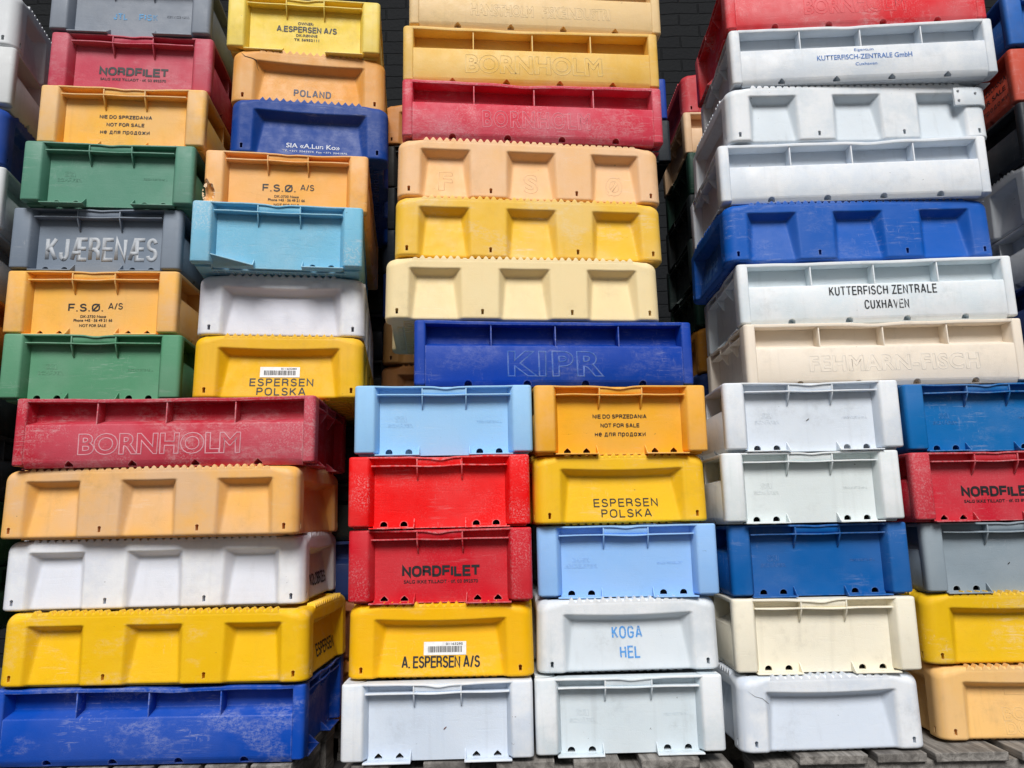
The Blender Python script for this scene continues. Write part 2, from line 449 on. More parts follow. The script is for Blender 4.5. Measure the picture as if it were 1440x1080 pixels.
# ------------------------------------------------------------------ meshes of the rounded crate (one moulded body with sloping recesses)
CR_ = .032                                   # corner radius in plan
def depth_grid(half, recs, zt, zi, dm, db, sw_t, sw_b, bow):
    du, dz = .0015, .0015
    us = np.arange(-half, half+du, du); zs = np.arange(-.01, HC+dz, dz)
    U, Z = np.meshgrid(us, zs)
    D = db + (dm-db)*np.clip(Z/zi, 0, 1)
    d = np.zeros_like(U)
    for uc, hw in recs:
        sw = sw_b + (sw_t-sw_b)*np.clip(Z/zt, 0, 1)
        cu = np.clip((hw + .004*(1-Z/HC) - np.abs(U-uc))/sw, 0, 1)
        ztt = zt - bow*np.cos(np.clip((U-uc)/hw, -1, 1)*math.pi/2)
        cz = np.clip((ztt-Z)/(zt-zi), 0, 1)
        d = np.maximum(d, D*np.minimum(cu, cz))
    k = 2
    for ax in (0, 1):                        # soften the creases as a moulding has them
        for _ in range(2 if ax else 1):
            acc = np.zeros_like(d)
            for s in range(-k//2, k//2+1): acc += np.roll(d, s, ax)
            d = acc/(k+1)
    return us, zs, d

DG = {'long': depth_grid(L/2, [(-.2465, .0705), (0, .0705), (.2465, .0705)], .1445, .1300, .031, .013, .0235, .012, .001),
      'short': depth_grid(W/2, [(0, .163)], .1400, .1245, .032, .012, .029, .013, .0045)}
def depth_at(kind, u, z):
    us, zs, d = DG[kind]
    i = min(max((u-us[0])/(us[1]-us[0]), 0), len(us)-1.001); j = min(max((z-zs[0])/(zs[1]-zs[0]), 0), len(zs)-1.001)
    a, b = int(i), int(j); fa, fb = i-a, j-b
    return d[b, a]*(1-fa)*(1-fb)+d[b, a+1]*fa*(1-fb)+d[b+1, a]*(1-fa)*fb+d[b+1, a+1]*fa*fb

def keyhole(bm, u, z, k, hx, hy, rot=0):
    pts = [(-.0034, -.0088), (.0034, -.0088), (.0036, .002)] + [(.0044*math.cos(R(a)), .0050+.0046*math.sin(R(a))) for a in range(-36, 217, 21)] + [(-.0036, .002)]
    b2 = bmesh.new()
    a = [b2.verts.new((u+p[0], -.01, z+p[1]*.85)) for p in pts]; b = [b2.verts.new((u+p[0], .03, z+p[1]*.85)) for p in pts]
    b2.faces.new(a); b2.faces.new(b[::-1]); m = len(pts)
    for i in range(m): b2.faces.new((a[i], b[i], b[(i+1) % m], a[(i+1) % m]))
    bmesh.ops.recalc_face_normals(b2, faces=b2.faces[:])
    side(b2, k, hx, hy)
    tmp = bpy.data.meshes.new('tmp'); b2.to_mesh(tmp); b2.free(); bm.from_mesh(tmp); bpy.data.meshes.remove(tmp)

def toothed_edges(fs, seed):
    rn = random.Random(seed); hx, hy = (W/2, L/2) if fs else (L/2, W/2)
    # saw-toothed edge along the top of every wall
    out = []
    for k in range(4):
        kind = ('short' if fs else 'long') if k % 2 == 0 else ('long' if fs else 'short')
        half, p = (.152, .0200) if kind == 'short' else (.312, .0194)
        nn = int(2*half/p); bm = bmesh.new(); pts = []
        tip0 = .0068 if kind == 'long' else .0072
        for i in range(nn):
            u = -nn*p/2+i*p; tip = tip0*(1 if rn.random() > .12 else rn.uniform(.0, .75))*rn.uniform(.93, 1)
            if kind == 'long': pts += [(u+.001, -.0045), (u+p*.34, tip*.70), (u+p*.5, tip), (u+p*.66, tip*.70), (u+p-.001, -.0045)]
            else: pts += [(u+.0008, -.0055), (u+p*.5, tip), (u+p-.0008, -.0055)]
        pts = [(pts[0][0], -.0105)] + pts + [(pts[-1][0], -.0105)]
        a = [bm.verts.new((q[0], max(.0026, .0026+(q[1]+.0045)*.16), HC+q[1])) for q in pts]; b = [bm.verts.new((q[0], .0255, HC+q[1])) for q in pts]
        bm.faces.new(a); bm.faces.new(b[::-1])
        for i in range(len(pts)): bm.faces.new((a[i], b[i], b[(i+1) % len(pts)], a[(i+1) % len(pts)]))
        bmesh.ops.recalc_face_normals(bm, faces=bm.faces[:]); bmesh.ops.triangulate(bm, faces=[f for f in bm.faces if len(f.verts) > 4])
        side(bm, k, hx, hy); out.append(finish(bm, 'toothed_edge', 0, 1, 30))
    return out

def rounded_meshes(fs):
    hx, hy = (W/2, L/2) if fs else (L/2, W/2)
    cols = []                                # (x, y, nx, ny, wall kind or None, u, cornerness)
    st = .0034
    for k in range(4):
        kind = ('short' if fs else 'long') if k % 2 == 0 else ('long' if fs else 'short')
        half = (W if kind == 'short' else L)/2; dd = hy if k % 2 == 0 else hx
        s = half-CR_; n = int(2*s/st); ca, sa = math.cos(R(90*k)), math.sin(R(90*k))
        for i in range(n+1):
            u = -s+2*s*i/n
            cn = max(0, 1-(s-abs(u))/.05)
            x, y = u, -dd
            cols.append((x*ca-y*sa, x*sa+y*ca, sa, -ca, kind, u, cn*cn*(3-2*cn)*.7))
        for i in range(1, 9):
            t = R(90*i/9); x, y = s+CR_*math.sin(t), -dd+CR_-CR_*math.cos(t)
            nx, ny = math.sin(t), -math.cos(t)
            cols.append((x*ca-y*sa, x*sa+y*ca, nx*ca-ny*sa, nx*sa+ny*ca, None, 0, .7+.3*math.sin(2*t)))
    rb = .007; nb, nbody, nt_ = 4, 72, 8
    bm = bmesh.new(); G_ = []
    for (x, y, nx, ny, kind, u, cn) in cols:
        rt = .011+.017*cn
        col = []
        for i in range(nb):
            t = R(90*(1-i/nb)); ins = rb*(1-math.cos(t)); z = rb-rb*math.sin(t)
            d = depth_at(kind, u, z) if kind else 0
            col.append((ins+d, z))
        for i in range(nbody+1):
            z = rb+(HC-rt-rb)*i/nbody
            d = depth_at(kind, u, z) if kind else 0
            col.append((d+.0022*z/HC, z))
        for i in range(1, nt_+1):
            t = R(90*i/nt_); z = HC-rt+rt*math.sin(t)
            col.append((rt*(1-math.cos(t))+.0022, z))
        col.append((.040, HC)); col.append((.043, HC-.004)); col.append((.043, .012))
        G_.append([bm.verts.new((x-nx*a, y-ny*a, z)) for a, z in col])
    n = len(G_); m = len(G_[0])
    for i in range(n):
        A, B = G_[i], G_[(i+1) % n]
        for j in range(m-1): bm.faces.new((A[j], B[j], B[j+1], A[j+1]))
    bm.faces.new([c[0] for c in G_][::-1]); bm.faces.new([c[-1] for c in G_])
    bmesh.ops.recalc_face_normals(bm, faces=bm.faces[:])
    me = finish(bm, 'body', 0, 2, 60)
    cb = bmesh.new()
    for k in range(4):
        kind = ('short' if fs else 'long') if k % 2 == 0 else ('long' if fs else 'short')
        for u in ((-.3495, -.118, .13, .3495) if kind == 'long' else (-.194, .196)): keyhole(cb, u, .0205, k, hx, hy)
    me = boolean(me, cb, 'body')
    me.set_sharp_from_angle(angle=R(60))
    d = {'body': [me]}
    bm = bmesh.new(); box(bm, -hx+.046, hx-.046, -hy+.046, hy-.046, .004, .013)
    for k in range(4):                        # stubby feet round the underside
        kind = ('short' if fs else 'long') if k % 2 == 0 else ('long' if fs else 'short')
        half = .15 if kind == 'short' else .31; b2 = bmesh.new(); p = .0196
        for i in range(int(2*half/p)):
            u = -half+i*p; box(b2, u, u+.012, .030, .0445, -.0045, .002)
        side(b2, k, hx, hy); tmp = bpy.data.meshes.new('t'); b2.to_mesh(tmp); b2.free(); bm.from_mesh(tmp); bpy.data.meshes.remove(tmp)
    for i in range(-8, 9): box(bm, -hx+.05, hx-.05, i*.05*hy/.46-.0015, i*.05*hy/.46+.0015, -.0042, .0045)
    d['base'] = [finish(bm, 'base')]
    return d
RND = {True: rounded_meshes(True), False: rounded_meshes(False)}

# ------------------------------------------------------------------ lettering
INK = {}
def get_ink(c, wear):
    k = (c, wear)
    if k not in INK: INK[k] = ink('lettering_ink', c, 300+len(INK)*17, wear)
    return INK[k]

def text_mesh(s, width, height, bold=.0, outline=0., extrude=0., italic=0., space=1.):
    c = bpy.data.curves.new('t', 'FONT'); c.body = s; c.align_x = 'CENTER'; c.size = 1; c.resolution_u = 4
    c.space_character = space; c.shear = italic
    if outline: c.fill_mode = 'NONE'; c.bevel_depth = .001; c.bevel_resolution = 0
    else: c.offset = bold
    o = bpy.data.objects.new('t', c); COL.objects.link(o)
    bpy.context.view_layer.update(); dg = bpy.context.evaluated_depsgraph_get()
    me = bpy.data.meshes.new_from_object(o.evaluated_get(dg), depsgraph=dg)
    bpy.data.objects.remove(o); bpy.data.curves.remove(c)
    co = np.array([v.co[:] for v in me.vertices])
    lo, hi = co.min(0), co.max(0)
    cap = .70 if not any(ch in 'pqgyjдц' for ch in s) else .70
    sx = width/(hi[0]-lo[0]); sz = height/cap
    mid = (lo[0]+hi[0])/2
    for v in me.vertices:
        v.co = ((v.co.x-mid)*sx, v.co.z, (v.co.y-.35)*sz)
    return me, sx

def arc(cx, cy, rx, ry, a0, a1, n=10):
    return [(cx+rx*math.cos(R(a0+(a1-a0)*i/n)), cy+ry*math.sin(R(a0+(a1-a0)*i/n))) for i in range(n+1)]
def glyphs():
    """a plain grotesque in single strokes: {letter: (width, strokes)} on a cap height of 1"""
    g = {}
    def o(w, r=None):
        r = r or w/2; r2 = min(r*1.08, .5)
        return arc(w-r, 1-r2, r, r2, 0, 90)+arc(r, 1-r2, r, r2, 90, 180)+arc(r, r2, r, r2, 180, 270)+arc(w-r, r2, r, r2, 270, 360)+[(w, 1-r2), (w, 1-r2+.01)]
    g['O'] = (.74, [o(.74, .34)]); g['0'] = (.58, [o(.58, .28)]); g['Q'] = (.74, [o(.74, .34), [(.45, .25), (.76, -.04)]])
    g['Ø'] = (.74, [o(.74, .34), [(.0, -.05), (.74, 1.05)]])
    g['A'] = (.74, [[(0, 0), (.335, 1), (.405, 1), (.74, 0)], [(.13, .30), (.61, .30)]])
    b = [(0, .53), (.36, .53)]+arc(.36, .765, .24, .235, -90, 90)[1:]
    g['P'] = (.60, [[(0, 0), (0, 1), (.36, 1)]+arc(.36, .745, .24, .255, 90, -90)[1:]+[(0, .49)]])
    g['R'] = (.64, [[(0, 0), (0, 1), (.37, 1)]+arc(.37, .75, .24, .25, 90, -90)[1:]+[(0, .5)], [(.36, .5), (.60, .36), (.63, 0)]])
    g['B'] = (.62, [[(0, 0), (0, 1), (.34, 1)]+arc(.34, .76, .23, .24, 90, -90)[1:]+[(0, .52)], [(.30, .52), (.36, .52)]+arc(.36, .26, .26, .26, 90, -90)[1:]+[(0, 0)]])
    g['C'] = (.70, [arc(.37, .66, .33, .34, 12, 90)+arc(.34, .66, .34, .34, 90, 180)+arc(.34, .34, .34, .34, 180, 270)+arc(.37, .34, .33, .34, 270, 348)])
    g['G'] = (.72, [arc(.37, .66, .33, .34, 14, 90)+arc(.34, .66, .34, .34, 90, 180)+arc(.34, .34, .34, .34, 180, 270)+arc(.37, .34, .34, .34, 270, 335)+[(.71, .46), (.40, .46)]])
    g['D'] = (.68, [[(0, 0), (0, 1), (.32, 1)]+arc(.32, .64, .36, .36, 90, 0)+arc(.32, .36, .36, .36, 0, -90)+[(0, 0)]])
    g['E'] = (.56, [[(.56, 1), (0, 1), (0, 0), (.57, 0)], [(0, .52), (.52, .52)]])
    g['F'] = (.54, [[(.54, 1), (0, 1), (0, 0)], [(0, .50), (.49, .50)]])
    g['H'] = (.66, [[(0, 0), (0, 1)], [(.66, 0), (.66, 1)], [(0, .52), (.66, .52)]])
    g['I'] = (.0, [[(0, 0), (0, 1)]]); g['L'] = (.52, [[(0, 1), (0, 0), (.52, 0)]])
    g['J'] = (.46, [[(.46, 1), (.46, .26)]+arc(.23, .26, .23, .26, 0, -180)+[(0, .33)]])
    g['K'] = (.64, [[(0, 0), (0, 1)], [(.62, 1), (0, .38)], [(.22, .58), (.65, 0)]])
    g['M'] = (.80, [[(0, 0), (0, 1), (.40, .12), (.80, 1), (.80, 0)]]); g['N'] = (.66, [[(0, 0), (0, 1), (.66, 0), (.66, 1)]])
    g['S'] = (.62, [arc(.31, .75, .28, .25, 15, 180, 12)+arc(.31, .75, .28, .235, 190, 250, 4)+[(.42, .485)]+arc(.33, .27, .29, .235, 62, 0, 5)+arc(.31, .265, .31, .265, -8, -165, 12)])
    g['T'] = (.60, [[(0, 1), (.60, 1)], [(.30, 1), (.30, 0)]]); g['U'] = (.64, [[(0, 1), (0, .32)]+arc(.32, .32, .32, .32, 180, 360)+[(.64, 1)]])
    g['V'] = (.68, [[(0, 1), (.34, 0), (.68, 1)]]); g['W'] = (.98, [[(0, 1), (.24, 0), (.49, 1), (.74, 0), (.98, 1)]])
    g['X'] = (.66, [[(0, 0), (.66, 1)], [(0, 1), (.66, 0)]]); g['Y'] = (.66, [[(0, 1), (.33, .46), (.66, 1)], [(.33, .46), (.33, 0)]])
    g['Z'] = (.60, [[(0, 1), (.60, 1), (0, 0), (.61, 0)]])
    g['Æ'] = (.96, [[(0, 0), (.38, 1), (.96, 1)], [(.50, 1), (.50, 0), (.97, 0)], [(.14, .32), (.50, .32)], [(.50, .54), (.90, .54)]])
    g['Ł'] = (.52, [[(0, 1), (0, 0), (.52, 0)], [(-.12, .40), (.26, .64)]])
    g['.'] = (.0, [[(0, -.07), (0, .07)]]); g['-'] = (.3, [[(0, .42), (.3, .42)]]); g['/'] = (.34, [[(0, -.06), (.34, 1.04)]])
    g[' '] = (.22, [])
    ring = arc(.25, .35, .25, .35, 0, 360, 16)
    g['н'] = (.50, [[(0, 0), (0, .7)], [(.5, 0), (.5, .7)], [(0, .36), (.5, .36)]]); g['е'] = (.50, [[(0, .36), (.5, .36)]+arc(.25, .35, .25, .35, 4, 318, 14)])
    g['д'] = (.58, [[(0, -.16), (0, 0), (.58, 0), (.58, -.16)], [(.10, 0), (.20, .7), (.48, .7), (.48, 0)]]); g['л'] = (.50, [[(0, 0), (.13, .7), (.5, .7), (.5, 0)]])
    g['я'] = (.50, [[(.5, 0), (.5, .7), (.21, .7)]+arc(.21, .5, .2, .2, 90, 270, 8)+[(.5, .3)], [(.24, .3), (0, 0)]]); g['п'] = (.50, [[(0, 0), (0, .7), (.5, .7), (.5, 0)]])
    g['р'] = (.50, [[(0, -.25), (0, .7)], ring]); g['о'] = (.50, [ring]); g['а'] = (.50, [ring, [(.5, 0), (.5, .7)]])
    g['ж'] = (.74, [[(.37, 0), (.37, .7)], [(0, .7), (.37, .35), (0, 0)], [(.74, .7), (.37, .35), (.74, 0)]]); g['и'] = (.50, [[(0, .7), (0, 0), (.5, .7), (.5, 0)]])
    return g
GL = glyphs()
def stroke_text(bm, s, u, z, width, height, wt, gap=.22):
    """adds the word to bm in wall coordinates (u, 0, z); wt is the stroke weight as a share of the height"""
    x, runs = 0, []
    for ch in s:
        w, st = GL[ch]
        runs += [[(x+p[0], p[1]) for p in q] for q in st]
        x += w+gap+(wt if ch != ' ' else 0)
    xs = [p[0] for q in runs for p in q]; lo, hi = min(xs)-wt/2, max(xs)+wt/2
    sx = width/(hi-lo); sz = height/(1+wt*.0)
    h = wt*height/2
    for ri, q in enumerate(runs):
        P = []
        for p in q:
            c = Vector(((p[0]-(lo+hi)/2)*sx, (wt/2+p[1]*(1-wt)-.5)*sz))
            if not P or (c-P[-1]).length > 1e-5: P.append(c)
        n = len(P); side_ = []
        for i in range(n):
            a = (P[i]-P[i-1]).normalized() if i else None; b = (P[i+1]-P[i]).normalized() if i < n-1 else None
            a = a or b; b = b or a
            na, nb = Vector((-a.y, a.x)), Vector((-b.y, b.x)); m = na+nb
            if m.length < .25: m = na
            m.normalize(); k = h/max(.42, m.dot(na))
            e = Vector((0, 0))
            if i == 0 and abs(a.x) > .9: e = -a*h*.9
            if i == n-1 and abs(a.x) > .9: e = a*h*.9
            side_.append((P[i]+e+m*k, P[i]+e-m*k))
        off = -.00003*(ri % 4)
        vv = [(bm.verts.new((u+a.x, off, z+a.y)), bm.verts.new((u+b.x, off, z+b.y))) for a, b in side_]
        for i in range(n-1): bm.faces.new((vv[i][0], vv[i][1], vv[i+1][1], vv[i+1][0]))

def lettering(parent, lines, colour, fs, typ, wear=.3, k=0, name='lettering'):
    """lines: (text, u, d below the rim, width, cap height, bold); drawn on wall k, following that wall's surface"""
    bm = bmesh.new()
    kind = 'short' if (k % 2 == 0) == fs else 'long'
    hh = H if typ == 'R' else HC
    for ln in lines:
        s, u, dpt, w, h = ln[:5]; bold = ln[5] if len(ln) > 5 else .012
        b2 = bmesh.new()
        if bold > .05: stroke_text(b2, s, 0, 0, w, h, bold, ln[6] if len(ln) > 6 else .14)
        else:
            me, _ = text_mesh(s, w, h, bold); b2.from_mesh(me); bpy.data.meshes.remove(me)
        if typ == 'C': bmesh.ops.triangulate(b2, faces=b2.faces[:])
        for v in b2.verts:
            uu, zz = v.co.x+u, v.co.z+hh-dpt
            if typ == 'C': n = depth_at(kind, uu, zz)+.0022*zz/HC
            else: n = REC if kind == 'short' else .0018
            v.co = (uu, n-.0009+v.co.y, zz)
        tmp = bpy.data.meshes.new('t'); b2.to_mesh(tmp); b2.free(); bm.from_mesh(tmp); bpy.data.meshes.remove(tmp)
    hx, hy = (W/2, L/2) if fs else (L/2, W/2)
    bmesh.ops.recalc_face_normals(bm, faces=bm.faces[:])
    side(bm, k, hx, hy)
    me = bpy.data.meshes.new(name); bm.to_mesh(me); bm.free(); me.materials.append(None)
    return obj(name, me, get_ink(colour, wear), parent)

def emboss(parent, lines, mat, fs, typ, k=0, outline=True, lift=.0008, name='raised_lettering'):
    bm = bmesh.new(); kind = 'short' if (k % 2 == 0) == fs else 'long'; hh = H if typ == 'R' else HC
    for ln in lines:
        s, u, dpt, w, h = ln[:5]
        if not outline:
            b2 = bmesh.new(); stroke_text(b2, s, u, hh-dpt, w, h, .15, .26)
            r_ = bmesh.ops.extrude_face_region(b2, geom=b2.faces[:])
            for v in [q for q in r_['geom'] if isinstance(q, bmesh.types.BMVert)]: v.co.y -= .0007
            n = (REC if kind == 'short' else .0018)-.0002
            for v in b2.verts: v.co.y += n
            tmp = bpy.data.meshes.new('t'); b2.to_mesh(tmp); b2.free(); bm.from_mesh(tmp); bpy.data.meshes.remove(tmp)
            continue
        c = bpy.data.curves.new('t', 'FONT'); c.body = s; c.align_x = 'CENTER'; c.resolution_u = 4
        if len(ln) > 5: c.space_character = ln[5]
        if outline: c.fill_mode = 'NONE'; c.bevel_depth = .022; c.bevel_resolution = 1; c.offset = .03
        else: c.extrude = .02; c.bevel_depth = .008; c.bevel_resolution = 0; c.offset = .012
        o = bpy.data.objects.new('t', c); COL.objects.link(o)
        bpy.context.view_layer.update(); dg = bpy.context.evaluated_depsgraph_get()
        me = bpy.data.meshes.new_from_object(o.evaluated_get(dg), depsgraph=dg)
        bpy.data.objects.remove(o); bpy.data.curves.remove(c)
        co = np.array([v.co[:] for v in me.vertices]); lo, hi = co.min(0), co.max(0); mid = (lo[0]+hi[0])/2
        sx = w/(hi[0]-lo[0]); sz = h/.70; ny = .0011/max(1e-6, hi[2])
        for v in me.vertices:
            uu, zz = (v.co.x-mid)*sx+u, (v.co.y-.35)*sz+hh-dpt
            if typ == 'C': n = depth_at(kind, uu, zz)+.0022*zz/HC
            else: n = REC if kind == 'short' else .0018
            v.co = (uu, n-v.co.z*ny*(lift/.0012)+.0002, zz)
        bm.from_mesh(me); bpy.data.meshes.remove(me)
    hx, hy = (W/2, L/2) if fs else (L/2, W/2)
    bmesh.ops.recalc_face_normals(bm, faces=bm.faces[:])
    side(bm, k, hx, hy)
    me = bpy.data.meshes.new(name); bm.to_mesh(me); bm.free(); me.materials.append(None)
    for p in me.polygons: p.use_smooth = True
    return obj(name, me, mat, parent)

PAPER = flat('label_paper', '#eceded', .5); BAR = flat('barcode_black', '#17181c', .6)
def barcode_label(parent, u, dpt, w, h, digits, fs=True):
    rn = random.Random(int(digits)); hy = L/2
    def put(bm, off):
        for v in bm.verts:
            n = depth_at('short', v.co.x, v.co.z)+.0022*v.co.z/HC
            v.co.y = v.co.y+n-off-hy
    zc = HC-dpt
    bm = bmesh.new()
    rows = [[bm.verts.new((u-w/2+w*i/8, 0, zc-h/2+h*j/4)) for i in range(9)] for j in range(5)]
    for j in range(4):
        for i in range(8): bm.faces.new((rows[j][i], rows[j][i+1], rows[j+1][i+1], rows[j+1][i]))
    put(bm, .0010); lb = obj('barcode_label', finish(bm, 'barcode_label'), PAPER, parent)
    bm = bmesh.new(); x = u-w*.40
    while x < u+w*.40:
        bw = rn.choice((.0007, .0011, .0018, .0024)); 
        a = [bm.verts.new(p) for p in ((x, 0, zc-h*.29), (x+bw, 0, zc-h*.29), (x+bw, 0, zc+h*.16), (x, 0, zc+h*.16))]; bm.faces.new(a)
        x += bw+rn.choice((.0007, .0010, .0016))
    put(bm, .0016); obj('barcode', finish(bm, 'barcode'), BAR, lb)
    me, _ = text_mesh(digits, w*.40, h*.17, .012)
    bm = bmesh.new(); bm.from_mesh(me); bpy.data.meshes.remove(me)
    for v in bm.verts: v.co += Vector((u+w*.22, 0, zc+h*.33))
    put(bm, .0016); obj('digits', finish(bm, 'digits'), BAR, lb)
    return lb

# ------------------------------------------------------------------ crates
GROUP = 'plastic fish crates in the stacks'
CN = [0]
def crate(pos, typ, mat, label, hole='dome', dark=False):
    """pos: (x, y, z, yaw in degrees) of the middle of the front face at its foot; A / B show an end, D / C a long side"""
    CN[0] += 1
    x, y, z, yaw = pos; fs = typ in 'AB'; dp = (L if fs else W)/2; a = R(yaw)
    loc = (x-math.sin(a)*dp, y+math.cos(a)*dp, z)
    t = thing('fish_crate', label, 'fish crate', loc, a, GROUP)
    rt_ = random.Random(CN[0]*5); t.rotation_euler = (R(rt_.uniform(-.12, .12)), R(rt_.uniform(-.14, .14)), a)
    if typ in 'AD':
        d = RIB[fs]; dr = ribbed_rims(fs, CN[0])
        for me in d['corner_post']: obj('corner_post', me, mat, t)
        ends = [obj('end_wall', me, mat, t) for me in d['end_wall_'+hole]]
        sides = [obj('side_wall', me, mat, t) for me in d['side_wall_'+hole]]
        for me in dr['rim_short']+dr['rim_long']: obj('rim', me, mat, t)
        obj('base', d['base'][0], mat, t)
        for i, e in enumerate(ends):
            obj('rail', dr['rail'][i], mat, e); obj('grip', d['grip'][i], mat, e)
            for me in d['rib'][2*i:2*i+2]: obj('rib', me, mat, e)
            for me in d['foot_flange'][2*i:2*i+2]: obj('foot_flange', me, mat, e)
        for i, s in enumerate(sides):
            for me in d['divider'][3*i:3*i+3]: obj('divider', me, mat, s)
    else:
        d = RND[fs]
        obj('body', d['body'][0], mat, t); obj('base', d['base'][0], mat, t)
        for me in toothed_edges(fs, CN[0]): obj('toothed_edge', me, mat, t)
    return t

POSE = {
 'LL': [ (-0.913, 1.997, 0.1456, 0.38), (-0.907, 1.989, 0.3296, -0.41), (-0.934, 2.030, 0.5099, 2.16), (-0.939, 1.981, 0.6903, -0.78), (-0.903, 1.976, 0.8707, 2.06) ],
 'L1': [ (-1.132, 2.019, 1.0546, 6.73), (-1.153, 2.032, 1.2386, 4.11), (-1.155, 2.035, 1.4225, 4.75), (-1.121, 2.009, 1.6064, 6.55), (-1.104, 2.027, 1.7904, 5.71), (-1.105, 2.053, 1.9743, 6.01), (-1.112, 2.044, 2.1583, 5.27) ],
 'L2': [ (-0.640, 2.064, 1.0546, 7.92), (-0.643, 2.084, 1.2350, 8.44), (-0.638, 2.010, 1.4153, 9.69), (-0.638, 2.073, 1.5993, 7.71), (-0.584, 2.105, 1.7832, 9.48), (-0.600, 2.140, 1.9636, 10.41), (-0.618, 2.128, 2.1439, 7.20) ],
 'CL': [ (-0.194, 1.942, 0.1539, 1.54), (-0.189, 1.965, 0.3379, -0.46), (-0.189, 1.956, 0.5183, -1.57), (-0.189, 1.959, 0.7022, 2.36), (-0.177, 1.969, 0.8861, 4.88) ],
 'CR': [ (0.271, 1.971, 0.1539, 0.89), (0.280, 1.998, 0.3379, 2.03), (0.285, 2.006, 0.5183, -2.35), (0.283, 2.011, 0.7022, 6.24), (0.287, 1.997, 0.8826, 5.72) ],
 'CU': [ (0.121, 2.033, 1.0701, 5.84), (0.041, 2.035, 1.2540, 6.07), (0.065, 2.050, 1.4344, 7.42), (0.068, 2.062, 1.6148, 6.70), (0.081, 2.057, 1.7951, 5.67), (0.081, 2.070, 1.9791, 5.18), (0.097, 2.077, 2.1630, 5.43) ],
 'RL': [ (0.768, 1.987, 0.1473, 2.51), (0.772, 1.991, 0.3277, -0.34), (0.780, 2.010, 0.5117, -0.12), (0.769, 1.987, 0.6956, 0.27), (0.783, 1.982, 0.8795, -0.14) ],
 'RR': [ (1.290, 2.047, 0.1473, -1.05), (1.283, 2.054, 0.3277, -1.58), (1.301, 2.052, 0.5081, -1.41), (1.277, 2.031, 0.6920, 0.16), (1.281, 2.034, 0.8760, -0.08) ],
 'RU': [ (1.037, 2.079, 1.0635, -0.86), (1.036, 2.092, 1.2474, -2.09), (1.009, 2.098, 1.4314, -0.19), (1.006, 2.088, 1.6117, -2.49), (1.038, 2.093, 1.7957, 0.21), (1.059, 2.070, 1.9760, -2.83), (1.055, 2.076, 2.1600, -2.25) ],
}
K_ = '#16171c'
def nordfilet(du=0):
    return [('NORDFILET', du, .104, .196, .0275, .23, .09), ('SALG IKKE TILLADT · tlf. 03 892570', du, .1295, .187, .0078, .018)]
def nosale():
    return [('NIE DO SPRZEDANIA', 0, .080, .146, .0108, .19), ('NOT FOR SALE', 0, .104, .105, .0108, .19), ('не для продажи', 0, .1262, .137, .0140, .145, .16)]
def fso():
    return [('F.S.Ø.', -.026, .098, .094, .0225, .17, .18), ('A/S', .054, .094, .039, .0185, .14),
            ('DK-3730 Nexø', -.004, .1235, .069, .0075, .014), ('Phone +45 · 56 49 21 66', -.004, .1345, .104, .0075, .022), ('NOT FOR SALE', -.004, .1495, .071, .0075, .016)]
MAKER = [('SSI', -.113, .085, .030, .014), ('SCHÄFER', -.113, .103, .066, .0085)]
NOTE = [('FISCHKISTE 45 L', .118, .094, .066, .0055)]

WHITE, CREAM = '#d9dee2', '#eadabc'
